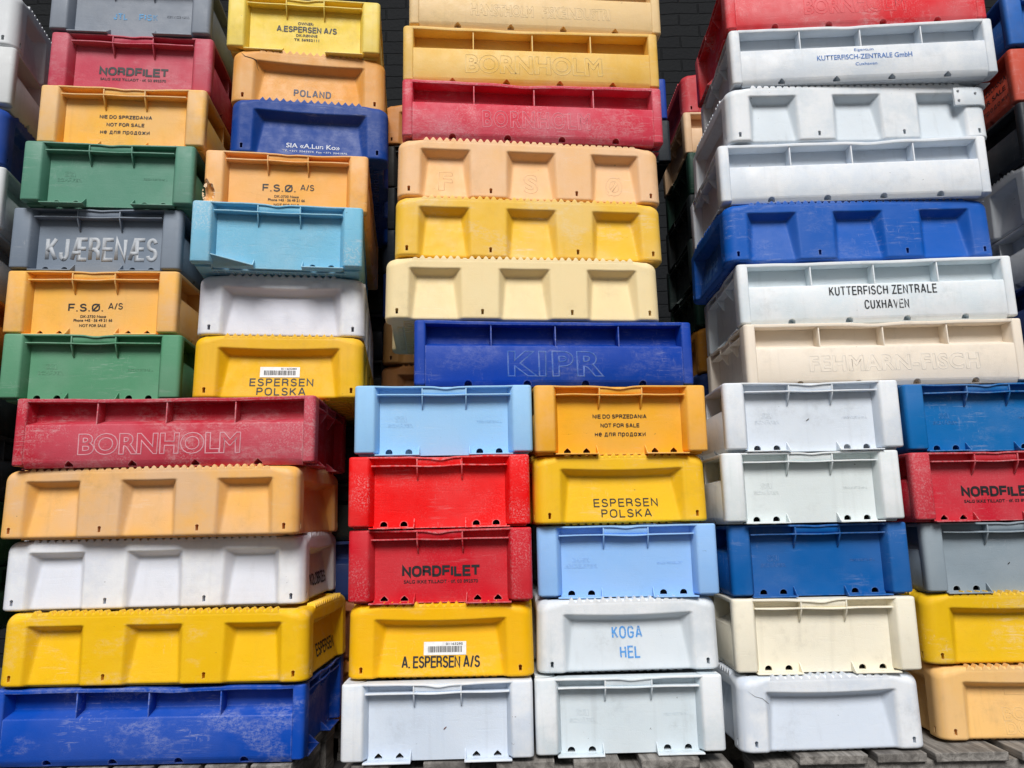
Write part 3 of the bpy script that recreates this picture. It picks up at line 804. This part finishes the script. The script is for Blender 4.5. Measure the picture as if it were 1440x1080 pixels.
# (stack, index, type, colour, material options, hole shape, label, writing)
SPEC = [  # whites: prom with a lighter pale paints the brighter-lit posts into the colour
 ('LL', 0, 'D', (3, 70, 172), dict(fade=.25, edge=.45, dirt=.1, rub=0.42, scuff=0.6), 'dome', 'blue long-sided crate with large rubbed white scuffs, bottom of the left stack', {}),
 ('LL', 1, 'C', (234, 185, 14), dict(fade=.2, scuff=.3, edge=.2, dirt=.15, pale='#f2c23a', rub=0.3), 'dome', 'bright yellow long crate with three recesses on top of the scuffed blue crate', {'side': [('ESPERSEN', .03, .125, .19, .034, .16)]}),
 ('LL', 2, 'C', (212, 216, 226), dict(fade=.1, scuff=.1, edge=.1, pale=(232, 234, 236), prom=0.8, dirt=0.27), 'dome', 'white long crate with three recesses and black lettering on its right end', {'side': [('KOŁOBRZEG', .03, .125, .20, .034, .16)]}),
 ('LL', 3, 'C', (238, 180, 96), dict(fade=.55, scuff=.3, edge=.3, dirt=.4, pale=(216, 182, 150), prom=0.6), 'dome', 'dull orange long crate with three recesses below the red crate with big raised lettering', {}),
 ('LL', 4, 'D', (184, 18, 44), dict(scuff=.6, edge=.9, dirt=.15, chip=.45, pale=(196, 92, 106), fade=0.6, prom=0.35, rub=0.4), 'house', 'red long-sided crate with pale worn outline lettering at the top of the left lower stack', {'emb': [('BORNHOLM', -.012, .1215, .412, .050)], 'embw': .6}),

 ('L1', 0, 'A', (83, 144, 109), dict(fade=.3, scuff=.3, edge=.3, dirt=.2), 'dome', 'green ribbed crate standing on the red crate with big raised lettering', {'mk': 1}),
 ('L1', 1, 'A', (239, 180, 78), dict(fade=.4, scuff=.2, edge=.3, dirt=.35, pale=(226, 186, 142), prom=0.6), 'house', 'light orange crate with clean black print sandwiched between a grey and a green crate', {'txt': fso()}),
 ('L1', 2, 'A', (116, 128, 143), dict(fade=.3, scuff=.3, edge=.3, dirt=.2), 'dome', 'slate grey crate with tall pale raised capitals across its end', {'embf': [('KJÆRENÆS', .006, .1115, .30, .070)], 'embw': .5}),
 ('L1', 3, 'A', (88, 140, 119), dict(fade=.3, scuff=.25, edge=.3, dirt=.25), 'dome', 'green ribbed crate without print on top of the slate grey lettered crate', {'mk': 1}),
 ('L1', 4, 'A', (239, 180, 70), dict(fade=.45, scuff=.2, edge=.25, dirt=.35, pale=(222, 188, 148), prom=0.7), 'house', 'orange crate with three lines of black print above the upper green crate', {'txt': nosale()}),
 ('L1', 5, 'A', (188, 62, 84), dict(fade=.4, scuff=.25, edge=.35, dirt=.25, chip=.12, rub=0.25), 'house', 'faded rose red crate with bold black print under the grey crate at top left', {'txt': nordfilet()}),
 ('L1', 6, 'A', (130, 138, 150), dict(fade=.3, scuff=.3, edge=.3, dirt=.35), 'dome', 'grey crate with faded light blue lettering at the top of the left column', {'txt': [('JTL', -.039, .112, .039, .022, .2, .3), ('FISK', .042, .112, .054, .022, .2, .3)], 'ink': ('#4f9fd6', .75), 'emb': [('SERVICE 4500', .128, .107, .066, .0065)]}),

 ('L2', 0, 'B', (230, 180, 14), dict(fade=.3, scuff=.2, edge=.2, dirt=.3, pale=(240, 190, 90), prom=0.25), 'dome', 'yellow rounded crate with barcode sticker overhanging the corner of the red long crate', {'txt': [('ESPERSEN', .006, .128, .171, .0225, .15, .24), ('POLSKA', .006, .1545, .131, .0225, .15, .24)], 'bar': (0, .0985, .107, .030, '01163280')}),
 ('L2', 1, 'B', (203, 204, 214), dict(fade=.15, scuff=.15, edge=.1, dirt=.25, pale=(232, 234, 236), prom=0.8), 'dome', 'plain white rounded crate with one recess under the pale blue chipped crate', {}),
 ('L2', 2, 'A', (124, 188, 216), dict(fade=.5, scuff=.7, edge=.5, dirt=.3, rough=.6, chip=0.9), 'dome', 'light blue crate with rough chipped face and bent foot strip, jutting out of its column', {'bent': 1}),
 ('L2', 3, 'A', (239, 174, 86), dict(fade=.35, scuff=.2, edge=.3, dirt=.3, pale=(232, 190, 148), prom=0.5), 'house', 'orange crate with a torn hole in its lower left corner', {'txt': fso(), 'torn': 1}),
 ('L2', 4, 'B', (8, 60, 140), dict(fade=.3, edge=.35, dirt=.15, rub=0.12, scuff=0.35), 'dome', 'blue rounded crate with small white print below the cracked orange crate', {'txt': [('SIA «A.Lun Ko»', .008, .136, .155, .0155, .012), ('Tlf. +371 2041974  Fax +371 2041975', .014, .1555, .187, .0062, .006)], 'ink': ('#c9cfda', .5)}),
 ('L2', 5, 'B', (225, 155, 65), dict(fade=.4, scuff=.25, edge=.25, dirt=.35, pale=(222, 180, 130), prom=0.5), 'dome', 'orange rounded crate with a crack across its upper left corner', {'txt': [('POLAND', .008, .1235, .11, .0255, .17, .26)], 'ink': ('#2d3550', .35), 'crack': 1}),
 ('L2', 6, 'A', (238, 208, 84), dict(fade=.5, scuff=.25, edge=.4, dirt=.35, pale=(234, 218, 150), prom=0.4), 'dome', 'pale yellow crate with four lines of black print at the top of its column', {'txt': [('OWNER:', 0, .071, .048, .0095, .022), ('A.ESPERSEN A/S', .004, .0915, .182, .0205, .19), ('DK-RØNNE', .004, .1115, .065, .0082, .022), ('Tlf. 56952111', .004, .1265, .076, .0082, .022)]}),

 ('CL', 0, 'A', (203, 214, 228), dict(fade=.15, scuff=.15, edge=.15, pale=(232, 234, 236), prom=0.8, dirt=0.35), 'house', 'white ribbed crate with a small brown mark, at the foot of the centre left column', {'spot': [(.017, .110, .006, '#6b3a22')]}),
 ('CL', 1, 'B', (240, 182, 4), dict(fade=.2, scuff=.2, edge=.2, dirt=.15, pale='#f6c03a', rub=0.2), 'dome', 'yellow rounded crate with barcode sticker and one line of black print, below red crates', {'txt': [('A. ESPERSEN A/S', 0, .1385, .192, .0275, .15, .16)], 'bar': (.010, .1075, .105, .031, '01163295')}),
 ('CL', 2, 'A', (200, 9, 32), dict(fade=.2, scuff=.2, edge=.7, dirt=.1, chip=.35), 'house', 'red crate with bold black print and chalky worn corners in the centre left column', {'txt': nordfilet()}),
 ('CL', 3, 'A', (234, 8, 10), dict(fade=.2, scuff=.3, edge=.9, dirt=.1, chip=.5), 'dome', 'bright red unprinted crate with frayed chalky edges', {}),
 ('CL', 4, 'A', (153, 200, 239), dict(fade=.2, scuff=.15, edge=.15, dirt=.12), 'dome', 'baby blue crate at the top of the centre left column, under the dark blue crate', {'mk': 1}),

 ('CR', 0, 'A', (207, 218, 224), dict(fade=.15, scuff=.15, edge=.15, pale=(232, 234, 236), prom=0.8, dirt=0.45), 'dome', 'white ribbed crate under the white crate with blue stencil letters', {'mk': 1}),
 ('CR', 1, 'B', (204, 212, 218), dict(fade=.15, scuff=.15, edge=.1, pale=(232, 234, 236), prom=0.8, dirt=0.4), 'dome', 'white rounded crate with two lines of light blue stencil letters', {'txt': [('KOGA', 0, .083, .076, .0295, .15, .26), ('HEL', .004, .130, .049, .0295, .15, .26)], 'ink': ('#4a94d8', .6)}),
 ('CR', 2, 'A', (145, 189, 239), dict(fade=.2, scuff=.15, edge=.15, dirt=.12), 'dome', 'baby blue crate between a yellow crate and the blue stencilled white crate', {'emb': [('DANSK', -.117, .088, .045, .0095), ('ANDELSFISK', -.117, .103, .085, .0095), ('SALG FORBUDT', .112, .098, .066, .0055)]}),
 ('CR', 3, 'B', (238, 188, 26), dict(fade=.3, scuff=.25, edge=.2, dirt=.3, pale=(238, 188, 80), prom=0.25), 'dome', 'yellow rounded crate with two lines of black print and no sticker', {'txt': [('ESPERSEN', .011, .1225, .1715, .0215, .14, .24), ('POLSKA', .011, .1500, .134, .0215, .14, .24)]}),
 ('CR', 4, 'A', (238, 172, 32), dict(fade=.3, scuff=.25, edge=.3, dirt=.2, pale=(236, 182, 110), prom=0.6), 'house', 'bright orange crate with three lines of black print under the dark blue long crate', {'txt': nosale()}),

 ('CU', 0, 'D', (4, 60, 160), dict(fade=.2, edge=.5, dirt=.1, rub=0.12, scuff=0.4), 'dome', 'dark blue long-sided crate with four big outlined letters in the centre stack', {'emb': [('KIPR', 0, .1185, .267, .064, 1.15)], 'embw': .18}),
 ('CU', 1, 'C', (238, 216, 166), dict(fade=.3, scuff=.15, edge=.1, dirt=.25, pale=(236, 222, 180)), 'dome', 'pale cream yellow long crate with three recesses resting on the dark blue crate', {}),
 ('CU', 2, 'C', (236, 188, 52), dict(scuff=.7, edge=.3, dirt=.2, pale=(232, 202, 140), fade=0.5, prom=0.15, rub=0.5), 'dome', 'golden yellow long crate with whitish scrapes between its three recesses', {}),
 ('CU', 3, 'C', (238, 188, 130), dict(fade=.45, scuff=.25, edge=.15, dirt=.3, pale=(234, 196, 160), prom=0.45), 'dome', 'salmon orange long crate with one raised letter in each of three recesses', {'emb': [('F', -.246, .118, .042, .056), ('S', 0, .118, .042, .056), ('Ø', .246, .118, .050, .056)]}),
 ('CU', 4, 'D', (206, 46, 68), dict(scuff=.55, edge=.7, dirt=.2, chip=.35, pale=(208, 112, 126), fade=0.6, rub=0.35), 'dome', 'crimson long-sided crate with raised lettering in the upper centre stack', {'emb': [('BORNHOLM', .006, .1155, .316, .048, 1.2)], 'embw': .35}),
 ('CU', 5, 'D', (226, 178, 76), dict(fade=.5, scuff=.25, edge=.3, dirt=.35, prom=0.35, pale=(236, 204, 138)), 'house', 'amber long-sided crate with raised lettering above the crimson crate', {'emb': [('BORNHOLM', .004, .116, .41, .054)]}),
 ('CU', 6, 'D', (232, 200, 146), dict(fade=.5, scuff=.25, edge=.3, dirt=.4, pale='#e2c59a'), 'house', 'sand coloured long-sided crate at the very top of the centre stack', {'emb': [('HANSTHOLM', -.105, .120, .19, .035), ('FISKEINDUSTRI', .120, .120, .21, .035)]}),

 ('RL', 0, 'B', (203, 212, 224), dict(fade=.15, scuff=.2, edge=.1, pale=(232, 234, 236), prom=0.8, dirt=0.4), 'dome', 'white rounded crate with a crack line, standing on the right pallet', {'crack': 1}),
 ('RL', 1, 'A', (236, 229, 209), dict(fade=.2, scuff=.15, edge=.15, dirt=0.4), 'dome', 'cream ribbed crate on top of the cracked white rounded crate', {}),
 ('RL', 2, 'A', (2, 88, 160), dict(fade=.2, scuff=.3, edge=.3, dirt=.1, rub=0.05), 'dome', 'teal blue ribbed crate between a white and a cream crate', {'mk': 1}),
 ('RL', 3, 'A', (214, 222, 222), dict(fade=.15, scuff=.15, edge=.15, pale=(232, 234, 236), prom=0.8, dirt=0.4), 'dome', 'off-white ribbed crate directly on the teal blue crate with the cream one below', {'mk': 1}),
 ('RL', 4, 'A', (212, 220, 229), dict(fade=.15, scuff=.15, edge=.15, pale=(232, 234, 236), prom=0.8, dirt=0.45), 'dome', 'white ribbed crate with a dark fleck, under the left half of the cream crate', {'mk': 1, 'spot': [(-.006, .098, .006, '#2a2a28')]}),

 ('RR', 0, 'B', (232, 186, 116), dict(fade=.35, scuff=.25, edge=.2, dirt=.45, pale=(226, 188, 140), prom=0.4), 'dome', 'dirty orange rounded crate at the bottom right standing on grey pallet boards', {'emb': [('BORN', 0, .116, .12, .028), ('DORK', 0, .148, .12, .028)], 'box': 1}),
 ('RR', 1, 'B', (222, 178, 10), dict(fade=.25, scuff=.4, edge=.25, dirt=.35, pale='#e6bd48', rub=0.35), 'dome', 'mustard yellow rounded crate with a grey scraped left corner at the right edge', {}),
 ('RR', 2, 'A', (135, 149, 159), dict(fade=.3, scuff=.35, edge=.4, dirt=.3), 'dome', 'grey ribbed crate cut off by the right edge of the photo', {'spot': [(.0, .108, .006, '#1f2022')]}),
 ('RR', 3, 'A', (193, 22, 45), dict(fade=.3, scuff=.35, edge=.7, dirt=.15, chip=.35), 'house', 'red crate with black print cut off by the right edge of the photo', {'txt': nordfilet(.008)}),
 ('RR', 4, 'A', (2, 102, 170), dict(fade=.25, scuff=.4, edge=.4, dirt=.1, rub=0.12), 'dome', 'teal blue ribbed crate under the right half of the cream long crate', {'mk': 1}),

 ('RU', 0, 'D', (232, 220, 203), dict(fade=.2, scuff=.15, edge=.15, dirt=0.4), 'dome', 'cream long-sided crate with raised lettering in the right stack', {'emb': [('FEHMARN-FISCH', .022, .1165, .464, .041, 1.1)]}),
 ('RU', 1, 'D', (215, 225, 230), dict(fade=.1, scuff=.1, edge=.12, pale=(232, 234, 236), prom=0.8, dirt=0.35), 'dome', 'white long-sided crate with two lines of black stencil print', {'txt': [('KUTTERFISCH ZENTRALE', .018, .089, .296, .0265, .13, .28), ('CUXHAVEN', .025, .1305, .121, .0265, .13, .28)], 'ink': ('#1f2328', .45)}),
 ('RU', 2, 'C', (5, 86, 178), dict(fade=.25, edge=.35, dirt=.1, rub=0.12, scuff=0.4), 'dome', 'blue long crate with three recesses in the right stack of white crates', {'sideL': [('KIPR', -.02, .12, .16, .05)]}),
 ('RU', 3, 'D', (210, 219, 229), dict(fade=.1, scuff=.1, edge=.12, pale=(232, 234, 236), prom=0.8, dirt=0.35), 'dome', 'plain white long-sided crate without print on top of the blue crate', {}),
 ('RU', 4, 'C', (206, 215, 222), dict(fade=.1, scuff=.1, edge=.1, pale=(232, 234, 236), prom=0.8, dirt=0.4), 'dome', 'white long crate with three recesses and a riveted patch on its right corner', {'patch': 1}),
 ('RU', 5, 'D', (206, 214, 222), dict(fade=.1, scuff=.1, edge=.12, pale=(232, 234, 236), prom=0.8, dirt=0.35), 'house', 'white long-sided crate with three lines of small blue print', {'txt': [('Eigentum', .005, .083, .0555, .0085, .006), ('KUTTERFISCH-ZENTRALE GmbH', .005, .105, .274, .0155, .012), ('Cuxhaven', .008, .129, .062, .0095, .006)], 'ink': ('#2f6db8', .55)}),
 ('RU', 6, 'D', (224, 40, 50), dict(scuff=.5, edge=.5, dirt=.3, chip=.3, pale=(220, 122, 126), fade=0.65, rub=0.7), 'dome', 'red weathered long-sided crate at the top of the right stack', {'emb': [('BORNHOLM', .0, .112, .30, .048)], 'embw': .12}),
]

def strip(bm, pts, w, off):
    pass

CRACK = flat('crack_shadow', '#3a2618', .9)
def worn(hexcol, amt, seed):
    c = tuple(v*(1-amt)+218*amt for v in hexcol)
    return plastic('worn_lettering', c, seed, .3, .3, .3, .2)

for idx, (st, i, typ, hexcol, opt, hole, label, ex) in enumerate(SPEC):
    mat = plastic('crate_plastic', hexcol, 1000+idx*37, fs=typ in 'AB', **opt)
    t = crate(POSE[st][i], typ, mat, label, hole)
    if st in ('LL', 'RU'): t.scale = (1.009, 1, 1)
    fs = typ in 'AB'; fam = 'R' if typ in 'AD' else 'C'
    ic, iw = ex.get('ink', (K_, (.08, .15, .22, .30)[idx % 4]))
    if 'txt' in ex: lettering(t, ex['txt'], ic, fs, fam, iw)
    if 'side' in ex: lettering(t, ex['side'], K_, fs, fam, .2, 1)
    em = worn(hexcol, ex['embw'], 2000+idx) if 'embw' in ex else mat
    for e_ in ex.get('emb', ()): emboss(t, [e_], em, fs, fam)
    if 'embf' in ex: emboss(t, ex['embf'], em, fs, fam, outline=False, lift=.0016)
    if 'sideL' in ex: emboss(t, ex['sideL'], worn(hexcol, .25, 9), fs, fam, 3)
    if 'mk' in ex: [emboss(t, [e_], mat, fs, fam, lift=.0007) for e_ in MAKER+NOTE]
    if 'bar' in ex: barcode_label(t, *ex['bar'])
    if 'spot' in ex:
        for (u, dpt, s, hx_) in ex['spot']:
            bm = bmesh.new(); n = 9; rn = random.Random(idx)
            ring = []
            for j in range(n):
                a = 2*math.pi*j/n; q = Vector((math.cos(a)*s*.9, 0, math.sin(a)*s*.28))*rn.uniform(.6, 1.1)
                q.rotate(Matrix.Rotation(R(-38), 3, 'Y')); ring.append(bm.verts.new((u+q.x, -L/2+REC-.0012, H-dpt+q.z)))
            c = bm.verts.new((u, -L/2+REC-.003, H-dpt))
            for j in range(n): bm.faces.new((c, ring[j], ring[(j+1) % n]))
            bmesh.ops.recalc_face_normals(bm, faces=bm.faces[:])
            obj('dirt_fleck', finish(bm, 'dirt_fleck'), flat('dirt', hx_, .9), t)
    if 'crack' in ex:
        pts = [(-.205, .012), (-.192, .026), (-.170, .031), (-.158, .036), (-.1565, .052), (-.150, .068)] if typ == 'B' and st == 'L2' else [(-.208, .030), (-.190, .043), (-.172, .048), (-.158, .060), (-.152, .064), (-.150, .082)]
        bm = bmesh.new(); prev = None
        fine_ = []
        for j in range(len(pts)-1):
            for q in range(6): fine_.append(tuple(pts[j][m_]+(pts[j+1][m_]-pts[j][m_])*q/6 for m_ in (0, 1)))
        for j, (u, dpt) in enumerate(fine_):
            w = .0013*math.sin(math.pi*min(1, (j+.6)/len(fine_)))*(1 if st == 'L2' else .6)
            z = HC-dpt; cnr = max(0, 1-(W/2-CR_-abs(u))/.05); cnr = cnr*cnr*(3-2*cnr)*.7
            rt = .011+.017*cnr
            n_ = depth_at('short', u, z)+.0022*z/HC
            if z > HC-rt: n_ = rt*(1-math.cos(math.asin(min(1, (z-HC+rt)/rt))))+.0022
            if abs(u) > W/2-CR_: n_ += CR_-math.sqrt(max(0, CR_**2-(abs(u)-W/2+CR_)**2))
            cur = [bm.verts.new((u+w*.7, -L/2+n_-.0008, z+w)), bm.verts.new((u-w*.7, -L/2+n_-.0008, z-w))]
            if prev: bm.faces.new((prev[0], prev[1], cur[1], cur[0]))
            prev = cur
        bmesh.ops.recalc_face_normals(bm, faces=bm.faces[:])
        obj('crack', finish(bm, 'crack'), CRACK if st == 'L2' else flat('crack_shadow', '#8d9298', .9), t)
    if 'box' in ex:
        bm = bmesh.new()
        for (u0, u1, d0, d1) in ((-.045, .045, .052, .0535), (-.045, .045, .070, .0715), (-.045, -.0435, .0535, .070), (.0435, .045, .0535, .070)):
            vs = box(bm, u0, u1, -.0008, .001, HC-d1, HC-d0)
        for v in bm.verts: v.co.y += depth_at('short', v.co.x, v.co.z)+.0022*v.co.z/HC-L/2
        obj('raised_frame', finish(bm, 'raised_frame'), mat, t)
    if 'torn' in ex:
        post = [c for c in t.children if c.name.startswith('corner_post')][0]
        cb = bmesh.new(); bmesh.ops.create_icosphere(cb, subdivisions=3, radius=1)
        for v in cb.verts:
            q = v.co.copy(); f_ = 1+.45*noise.noise(q*1.9+Vector((4, 1, 7)))+.2*noise.noise(q*5)
            v.co = Vector((-W/2+.012+q.x*.021*f_, -L/2+.004+q.y*.024*f_, .049+q.z*.035*f_-.25*q.x*.03))
        me = boolean(post.data, cb, 'corner_post'); post.data = me
        post.material_slots[0].link = 'OBJECT'; post.material_slots[0].material = mat
        post['label'] = 'corner post with a torn ragged hole'
        bm = bmesh.new(); rn = random.Random(4)          # ragged pale flaps of plastic round the tear
        for a0 in range(0, 360, 20):
            a = R(a0+rn.uniform(-8, 8)); r1 = rn.uniform(.55, .8)
            c0 = Vector((-W/2+.014+math.cos(a)*.019, -L/2+.0005, .050+math.sin(a)*.034))
            if c0.x < -W/2+.010: c0.y += .010
            c1 = Vector((-W/2+.014+math.cos(a)*.019*r1, -L/2+.006+rn.uniform(0, .005), .050+math.sin(a)*.034*r1))
            tn = Vector((-math.sin(a), 0, math.cos(a)))*rn.uniform(.003, .006)
            p3 = [bm.verts.new(c0+tn), bm.verts.new(c0-tn), bm.verts.new(c1)]; p4 = bm.verts.new((c0+c1)/2+Vector((0, .004, 0)))
            for f in ((0, 1, 2),): bm.faces.new([p3[q] for q in f])
            bm.faces.new((p3[0], p3[2], p4)); bm.faces.new((p3[2], p3[1], p4)); bm.faces.new((p3[1], p3[0], p4))
        bmesh.ops.recalc_face_normals(bm, faces=bm.faces[:])
        obj('torn_flap', finish(bm, 'torn_flap'), plastic('torn_plastic', '#ecc79a', 77, .2, .2, .2, .3), post)
    if 'bent' in ex:
        ew = [c for c in t.children if c.name.startswith('end_wall')][0]
        ff = [c for c in ew.children if c.name.startswith('foot_flange')][0]
        me = ff.data.copy(); ff.data = me
        for v in me.vertices:
            f_ = (v.co.x+.064)/(-(W/2-POST_W)+.064)
            if v.co.y < -L/2+REC-.004: v.co.z += .030*f_**1.5; v.co.y += .004*f_
        ff.material_slots[0].link = 'OBJECT'; ff.material_slots[0].material = mat
        ff['label'] = 'foot strip bent upwards at its outer end'
    if 'patch' in ex:
        bm = bmesh.new(); z0, z1 = HC-.074, HC-.018; n = 22; rows = []
        arc = [(L/2-.098+.066*j/8, 0., 0., -1.) for j in range(9)]
        for j in range(1, 9):
            q = R(90*j/8); arc.append((L/2-CR_+CR_*math.sin(q), CR_-CR_*math.cos(q), math.sin(q), -math.cos(q)))
        for j in range(1, 5): arc.append((L/2, CR_+.02*j/4, 1., 0.))
        for (x_, y_, nx, ny) in arc:
            o_, i_ = .0062, -.004
            rows.append([bm.verts.new((x_+nx*k_, -W/2+y_+ny*k_, z_)) for k_, z_ in ((o_, z0), (o_, z1), (i_, z1), (i_, z0))])
        for j in range(len(rows)-1):
            for k_ in range(4): bm.faces.new((rows[j][k_], rows[j][(k_+1) % 4], rows[j+1][(k_+1) % 4], rows[j+1][k_]))
        bm.faces.new(rows[0]); bm.faces.new(rows[-1][::-1]); bmesh.ops.recalc_face_normals(bm, faces=bm.faces[:])
        pt = obj('repair_patch', finish(bm, 'repair_patch', .0015, 2, 40), mat, t)
        for (u, z_) in ((L/2-.086, z1-.012), (L/2-.086, z0+.014), (L/2-.036, z1-.020)):
            bm = bmesh.new(); bmesh.ops.create_cone(bm, segments=16, radius1=.0042, radius2=.003, depth=.003, cap_ends=True, matrix=Matrix.Translation((u, -W/2-.0072, z_)) @ Matrix.Rotation(R(90), 4, 'X'))
            obj('rivet', finish(bm, 'rivet'), flat('steel', '#8d9094', .4, .7), pt)

# ------------------------------------------------------------------ neighbouring stacks, seen past the edges and through the gaps, plus dark crates added in gaps
def stack(x, y, yaw, base, pitch, rows, start=0):
    """rows bottom to top: (type, colour, label, options) or None for nothing"""
    for n, r in enumerate(rows):
        if r is None: continue
        typ, hc, label = r[:3]; rn = random.Random(n*7+int(x*100))
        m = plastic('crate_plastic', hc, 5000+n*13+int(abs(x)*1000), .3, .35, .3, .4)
        dp = r[4] if len(r) > 4 else 0
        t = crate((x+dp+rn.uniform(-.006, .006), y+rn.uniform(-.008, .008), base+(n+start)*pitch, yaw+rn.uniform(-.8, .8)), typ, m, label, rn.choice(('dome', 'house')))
        if len(r) > 3 and r[3]:
            k, lines = r[3]; lettering(t, lines, K_, typ in 'AB', 'R' if typ in 'AD' else 'C', .2, k)

a_ = R(12.6)                                # far left stack, turned so that its right side shows
flx, fly = -1.40-math.cos(a_)*W/2, 1.985-math.sin(a_)*W/2
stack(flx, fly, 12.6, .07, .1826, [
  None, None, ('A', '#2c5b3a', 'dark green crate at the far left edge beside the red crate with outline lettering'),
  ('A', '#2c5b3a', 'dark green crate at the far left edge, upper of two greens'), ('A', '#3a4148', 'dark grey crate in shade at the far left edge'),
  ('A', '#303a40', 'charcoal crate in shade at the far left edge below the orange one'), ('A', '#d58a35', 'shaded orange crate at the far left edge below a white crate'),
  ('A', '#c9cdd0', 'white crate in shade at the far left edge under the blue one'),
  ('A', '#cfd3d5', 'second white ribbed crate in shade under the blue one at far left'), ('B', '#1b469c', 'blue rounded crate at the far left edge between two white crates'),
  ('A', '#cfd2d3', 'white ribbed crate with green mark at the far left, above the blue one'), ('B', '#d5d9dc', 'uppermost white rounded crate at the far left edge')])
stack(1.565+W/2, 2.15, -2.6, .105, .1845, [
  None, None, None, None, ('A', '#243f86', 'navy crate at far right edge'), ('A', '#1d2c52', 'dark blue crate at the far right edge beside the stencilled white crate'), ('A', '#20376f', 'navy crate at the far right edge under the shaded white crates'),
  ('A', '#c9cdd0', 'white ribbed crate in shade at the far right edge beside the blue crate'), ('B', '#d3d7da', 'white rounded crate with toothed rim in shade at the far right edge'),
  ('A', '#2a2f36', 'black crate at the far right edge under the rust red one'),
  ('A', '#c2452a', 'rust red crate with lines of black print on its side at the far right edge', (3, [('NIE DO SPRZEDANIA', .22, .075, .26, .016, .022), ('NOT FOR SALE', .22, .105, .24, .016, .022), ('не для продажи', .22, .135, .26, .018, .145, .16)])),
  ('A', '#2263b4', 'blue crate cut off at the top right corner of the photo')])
stack(.745+L/2-.03, 2.86, 0, .19, .178, [
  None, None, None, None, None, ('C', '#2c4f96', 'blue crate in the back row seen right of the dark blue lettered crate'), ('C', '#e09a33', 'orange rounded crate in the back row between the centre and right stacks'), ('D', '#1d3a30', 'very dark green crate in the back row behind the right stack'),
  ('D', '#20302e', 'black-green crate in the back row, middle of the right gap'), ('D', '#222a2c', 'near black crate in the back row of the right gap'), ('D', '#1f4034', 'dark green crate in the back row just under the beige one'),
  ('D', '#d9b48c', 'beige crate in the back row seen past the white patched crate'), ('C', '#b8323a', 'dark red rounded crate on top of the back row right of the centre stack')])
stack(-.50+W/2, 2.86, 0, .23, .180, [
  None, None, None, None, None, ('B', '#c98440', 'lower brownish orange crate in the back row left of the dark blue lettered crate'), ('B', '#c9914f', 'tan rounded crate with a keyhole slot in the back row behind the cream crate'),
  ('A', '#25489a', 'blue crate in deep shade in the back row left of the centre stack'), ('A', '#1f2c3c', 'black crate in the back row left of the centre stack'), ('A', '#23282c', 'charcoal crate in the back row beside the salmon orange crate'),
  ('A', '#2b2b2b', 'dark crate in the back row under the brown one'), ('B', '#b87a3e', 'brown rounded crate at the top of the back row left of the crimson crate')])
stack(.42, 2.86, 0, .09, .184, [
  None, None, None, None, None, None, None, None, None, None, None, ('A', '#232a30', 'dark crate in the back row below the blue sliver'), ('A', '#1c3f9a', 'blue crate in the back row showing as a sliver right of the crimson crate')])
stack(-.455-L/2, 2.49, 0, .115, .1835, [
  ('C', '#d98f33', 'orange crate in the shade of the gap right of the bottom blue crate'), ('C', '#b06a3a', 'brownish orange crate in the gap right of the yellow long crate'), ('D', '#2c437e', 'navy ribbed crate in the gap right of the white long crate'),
  ('D', '#22302c', 'black-green crate in the gap right of the dull orange long crate'), ('D', '#252a2c', 'black crate in the gap right of the red outline lettered crate')])  # top two added as support, coloured near black for the shade of the gap

stack(-.86, 2.93, 0, .06, .184, [None]*5 + [  # crates added to hide the wall and keep this gap dark
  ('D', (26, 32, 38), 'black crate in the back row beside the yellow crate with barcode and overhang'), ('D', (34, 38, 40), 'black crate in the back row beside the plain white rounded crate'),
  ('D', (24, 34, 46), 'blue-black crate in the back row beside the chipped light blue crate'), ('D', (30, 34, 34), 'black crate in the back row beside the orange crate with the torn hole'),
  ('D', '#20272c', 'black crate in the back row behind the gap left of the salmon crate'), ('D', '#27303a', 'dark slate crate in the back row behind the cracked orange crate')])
# ------------------------------------------------------------------ pallets under the stacks
pallet(-.945, 2.0, 0, .1385, 'wooden pallet in shade under the left stack', wid=.78, dep=.47, seed=2)
pallet(-.455-L/2, 2.50, 0, .108, 'low wooden pallet behind the left stack', wid=.76, dep=.6, seed=5)
pallet(.04, 1.955, 0, .1470, 'wooden pallet with split boards under the centre stack', xs=[(-.44, -.35), (-.27, -.16), (-.095, .045), (.09, .20), (.25, .39)], wid=.94, dep=.86, seed=3)
pallet(1.06, 1.985, 0, .1415, 'weathered grey wooden pallet under the right stack', xs=[(-.385, -.22), (-.195, -.075), (-.055, .12), (.15, .28), (.33, .45)], wid=.98, dep=.86, seed=4)
